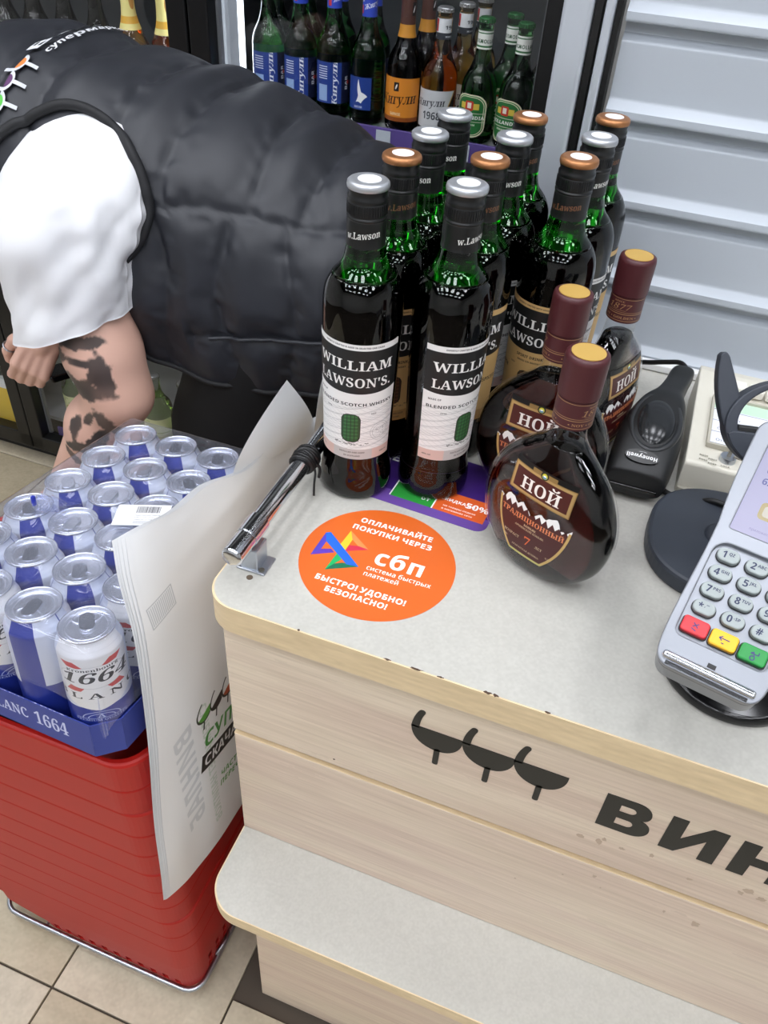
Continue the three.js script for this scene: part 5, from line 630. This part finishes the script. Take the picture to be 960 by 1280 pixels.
  const hand = (W, d, s, curl, sc = 1) => { const v = V3(...d).normalize(), q = V3(...s).addScaledVector(v, -V3(...s).dot(v)).normalize(), n = v.clone().cross(q), w = V3(...W), out = [], at = (a, b, c) => w.clone().addScaledVector(v, a * sc).addScaledVector(q, b * sc).addScaledVector(n, c * sc).toArray();
    out.push(C(W, at(.03, 0, 0), .024 * sc, .024 * sc)); for (const b of [-.026, -.009, .009, .026]) out.push(C(at(.02, b * .7, 0), at(.085, b, 0), .0155 * sc, .0125 * sc));
    [[.026, .040, 1], [.009, .045, 1.03], [-.009, .042, 1.06], [-.026, .033, 1.1]].forEach(([b, l, cc], i) => { let p = [.088, b, 0], a = 0; [l, l * .62, l * .5].forEach((len, k) => { a += curl[k] * cc; const e = [p[0] + len * Math.cos(a), b * (1 - .04 * k), p[2] + len * Math.sin(a)]; out.push(C(at(...p), at(...e), (.0098 - .0008 * k) * sc, (.009 - .0008 * k) * sc)); p = e; }); });
    out.push(C(at(.022, .024, .004), at(.052, .046, .016), .0145 * sc, .0125 * sc), C(at(.052, .046, .016), at(.08, .05, .034), .0118 * sc, .0105 * sc), C(at(.08, .05, .034), at(.1, .042, .05), .0105 * sc, .0085 * sc)); return out; };
  const sh1 = [-.456, 1.165, -.485], el1 = [-.403, .885, -.432], wr1 = [-.568, .642, -.45];
  const upper = [C(sh1, [-.446, 1.06, -.452], .06, .055), C([-.446, 1.06, -.452], [-.422, .95, -.436], .055, .053), C([-.422, .95, -.436], el1, .053, .046), C(el1, [-.455, .81, -.437], .045, .049), C([-.455, .81, -.437], wr1, .048, .0295)];
  const h1 = hand(wr1, [-.35, -.9, -.05], [-.3, .1, .95], [.35, .5, .4]);
  const sh2 = [-.56, 1.17, -.83], el2 = [-.79, .925, -.82], wr2 = [-.70, .825, -.632];
  const arm2 = [C(sh2, el2, .058, .045), C(el2, [-.76, .885, -.74], .046, .043), C([-.76, .885, -.74], wr2, .043, .028)];
  const h2 = hand(wr2, [-.3, -.8, .5], [-.754, .489, .33], [.75, 1.2, .8], .98);
  const sd1 = U(upper, .03), hd1 = U(h1, .009), armNear = p => Math.min(9, smin(sd1(p), hd1(p), .012)), sd2 = U(arm2, .03), hd2 = U(h2, .0045), armFar = p => smin(sd2(p), hd2(p), .012);
  const gA = nets(armNear, [-.68, .44, -.57], [-.33, 1.27, -.35], .0037), gB = nets(armFar, [-.92, .62, -.9], [-.48, 1.25, -.46], .0052);
  const ZH = -.70, nk = [-.70, 1.185, ZC], hd = [-.87, 1.175, ZC];
  const head = U([C([-.55, 1.17, ZC], nk, .11, .062), C(nk, [-.80, 1.18, ZC], .058, .06), C([-.86, 1.20, ZC], [-.91, 1.185, ZC], .092, .084), C([-.86, 1.13, ZC], [-.92, 1.115, ZC], .066, .05), C([-.905, 1.088, ZC], [-.935, 1.078, ZC], .014, .011), C([-.86, 1.165, ZC + .09], [-.875, 1.15, ZC + .094], .014, .02), C([-.86, 1.165, ZC - .09], [-.875, 1.15, ZC - .094], .014, .02)], .03);
  const torso = U([C([-.19, .97, ZC - .03], [-.22, 1.06, ZC - .03], .12, .12), C([-.22, 1.06, ZC - .03], [-.42, 1.15, ZC], .12, .115), C([-.42, 1.15, ZC], [-.56, 1.17, ZC + .02], .11, .1), C([-.5, 1.18, ZC - .15], [-.5, 1.18, ZC + .13], .07, .07), ...[1, -1].flatMap(s => [C([-.25, .9, ZH + s * .085], [-.31, .52, ZH + s * .09], .085, .055), C([-.31, .52, ZH + s * .09], [-.29, .1, ZH + s * .09], .05, .035)])], .05);
  const gT = nets(p => smin(torso(p), head(p), .03), [-1.02, .06, -.9], [-.02, 1.34, -.4], .013);
  const tint = (g, f) => { const p = g.attributes.position, c = new Float32Array(p.count * 3); for (let i = 0; i < p.count; i++) { const k = f(p.getX(i), p.getY(i), p.getZ(i)); c.set(k, i * 3); } g.setAttribute('color', new THREE.BufferAttribute(c, 3)); return g; };
  const skin = [.70, .43, .335], inkC = [.018, .021, .024];
  const blob = (x, y, cx, cy, a, b, r) => { const c = Math.cos(r), s = Math.sin(r), dx = x - cx, dy = y - cy; return 1 - Math.hypot((dx * c + dy * s) / a, (-dx * s + dy * c) / b); };
  const ink = (x, y) => { // tattoo outlines on the outer arm
    const w = .22 * n3(x * 150, y * 130, 2) + .14 * n3(x * 330, y * 290, 5); let k = -1;
    k = Math.max(k, blob(x, y, -.432, .918, .047, .020, -.1) + w * .9, blob(x, y, -.392, .945, .016, .040, .2) + w, blob(x, y, -.425, .990, .045, .010, .15) + w * 1.4, blob(x, y, -.47, .958, .03, .009, .3) + w * 1.3, blob(x, y, -.415, .963, .036, .007, -.1) + w * 1.4);
    k = Math.max(k, blob(x, y, -.398, .855, .014, .034, .5) + w * 1.2, blob(x, y, -.425, .815, .045, .012, .9) + w * 1.3, blob(x, y, -.46, .835, .012, .026, -.4) + w * 1.4, blob(x, y, -.47, .795, .04, .010, .3) + w * 1.4, blob(x, y, -.49, .765, .01, .03, .6) + w * 1.4, blob(x, y, -.448, .77, .008, .034, .25) + w * 1.3, blob(x, y, -.43, .86, .02, .007, .8) + w * 1.5); return sm(-.02, .1, k) * (.9 + .1 * n3(x * 90, y * 90, 3)); };
  tint(gA, (x, y, z) => { const m = .04 * n3(x * 60, y * 50, z * 55), k = z > -.47 ? clamp(ink(x, y)) : 0; return skin.map((s, i) => lerp(s * (1 + m), inkC[i], k)); }); tint(gB, (x, y, z) => skin.map(s => s * (1 + .04 * n3(x * 60, y * 50, z * 55)))); tint(gT, () => skin);
  const bodyG = mergeGeometries([gT, gA, gB]); part('body', bodyG, std(0xffffff, .5, { vertexColors: true }), P);
  // hair, trousers, shoes
  const hairF = p => Math.max(U([C([-.85, 1.205, ZC], [-.915, 1.195, ZC], .1, .094)], .03)(p), -(p[1] - 1.165 + (p[0] + .9) * -.3)); part('short_hair', nets(hairF, [-1.03, 1.05, -.78], [-.73, 1.33, -.53], .011), std(0x2b211a, .8), P);
  for (const s of [-1, 1]) part('eye', new THREE.SphereGeometry(.011, 14, 10).translate(-.932, 1.118, ZC + s * .03), std(0xe9e6e0, .2), P);
  const leg = s => [C([-.25, .93, ZH + s * .08], [-.30, .74, ZH + s * .087], .116, .114), C([-.30, .74, ZH + s * .087], [-.315, .5, ZH + s * .09], .112, .085), C([-.315, .5, ZH + s * .09], [-.295, .06, ZH + s * .09], .082, .07)];
  part('trousers', nets(p => U([C([-.18, .99, ZH - .05], [-.18, .99, ZH + .05], .125, .125), ...leg(1), ...leg(-1)], .03)(p) + .003 * n3(p[0] * 30, p[1] * 14, p[2] * 30), [-.47, .03, -.96], [-.02, 1.14, -.42], .012), mTrouser, P);
  for (const s of [-1, 1]) part('shoe', nets(U([C([-.27, .05, ZH + s * .09], [-.39, .038, ZH + s * .1], .047, .036), C([-.27, .07, ZH + s * .09], [-.28, .1, ZH + s * .09], .045, .045)], .02), [-.47, -.0, ZH + s * .09 - .07], [-.19, .16, ZH + s * .09 + .08], .009).translate(0, .0, 0), M.black, P);
  const rg = new THREE.TorusGeometry(.0118, .0017, 8, 28); const hv = V3(-.3, -.8, .5).normalize(), hq = V3(-.754, .489, .33).addScaledVector(hv, -V3(-.754, .489, .33).dot(hv)).normalize(), hn = hv.clone().cross(hq), rp = V3(...wr2).addScaledVector(hv, .068).addScaledVector(hq, .0485).addScaledVector(hn, .026);
  const ring = part('finger_ring', rg, M.alu, P); ring.position.copy(rp); ring.lookAt(rp.clone().addScaledVector(hv, .028).addScaledVector(hq, .004).addScaledVector(hn, .018));
  const brc = part('bracelet', new THREE.TorusGeometry(.03, .0022, 8, 40), M.alu, P); brc.position.set(...wr2); brc.lookAt(V3(...wr2).add(V3(-.06, -.06, .108)));
  const hp = V3(...wr2).addScaledVector(hv, .078).addScaledVector(hn, .036).addScaledVector(hq, -.045); const ph = solo('held_case', rbox(.022, .12, .04, .006), M.blackgloss, 'small black case gripped in the fist behind the tattooed arm', 'case'); ph.position.copy(hp); ph.quaternion.setFromRotationMatrix(new THREE.Matrix4().makeBasis(hn, hq.clone().negate(), hv.clone().negate()));
}
renderer.render(scene, camera);
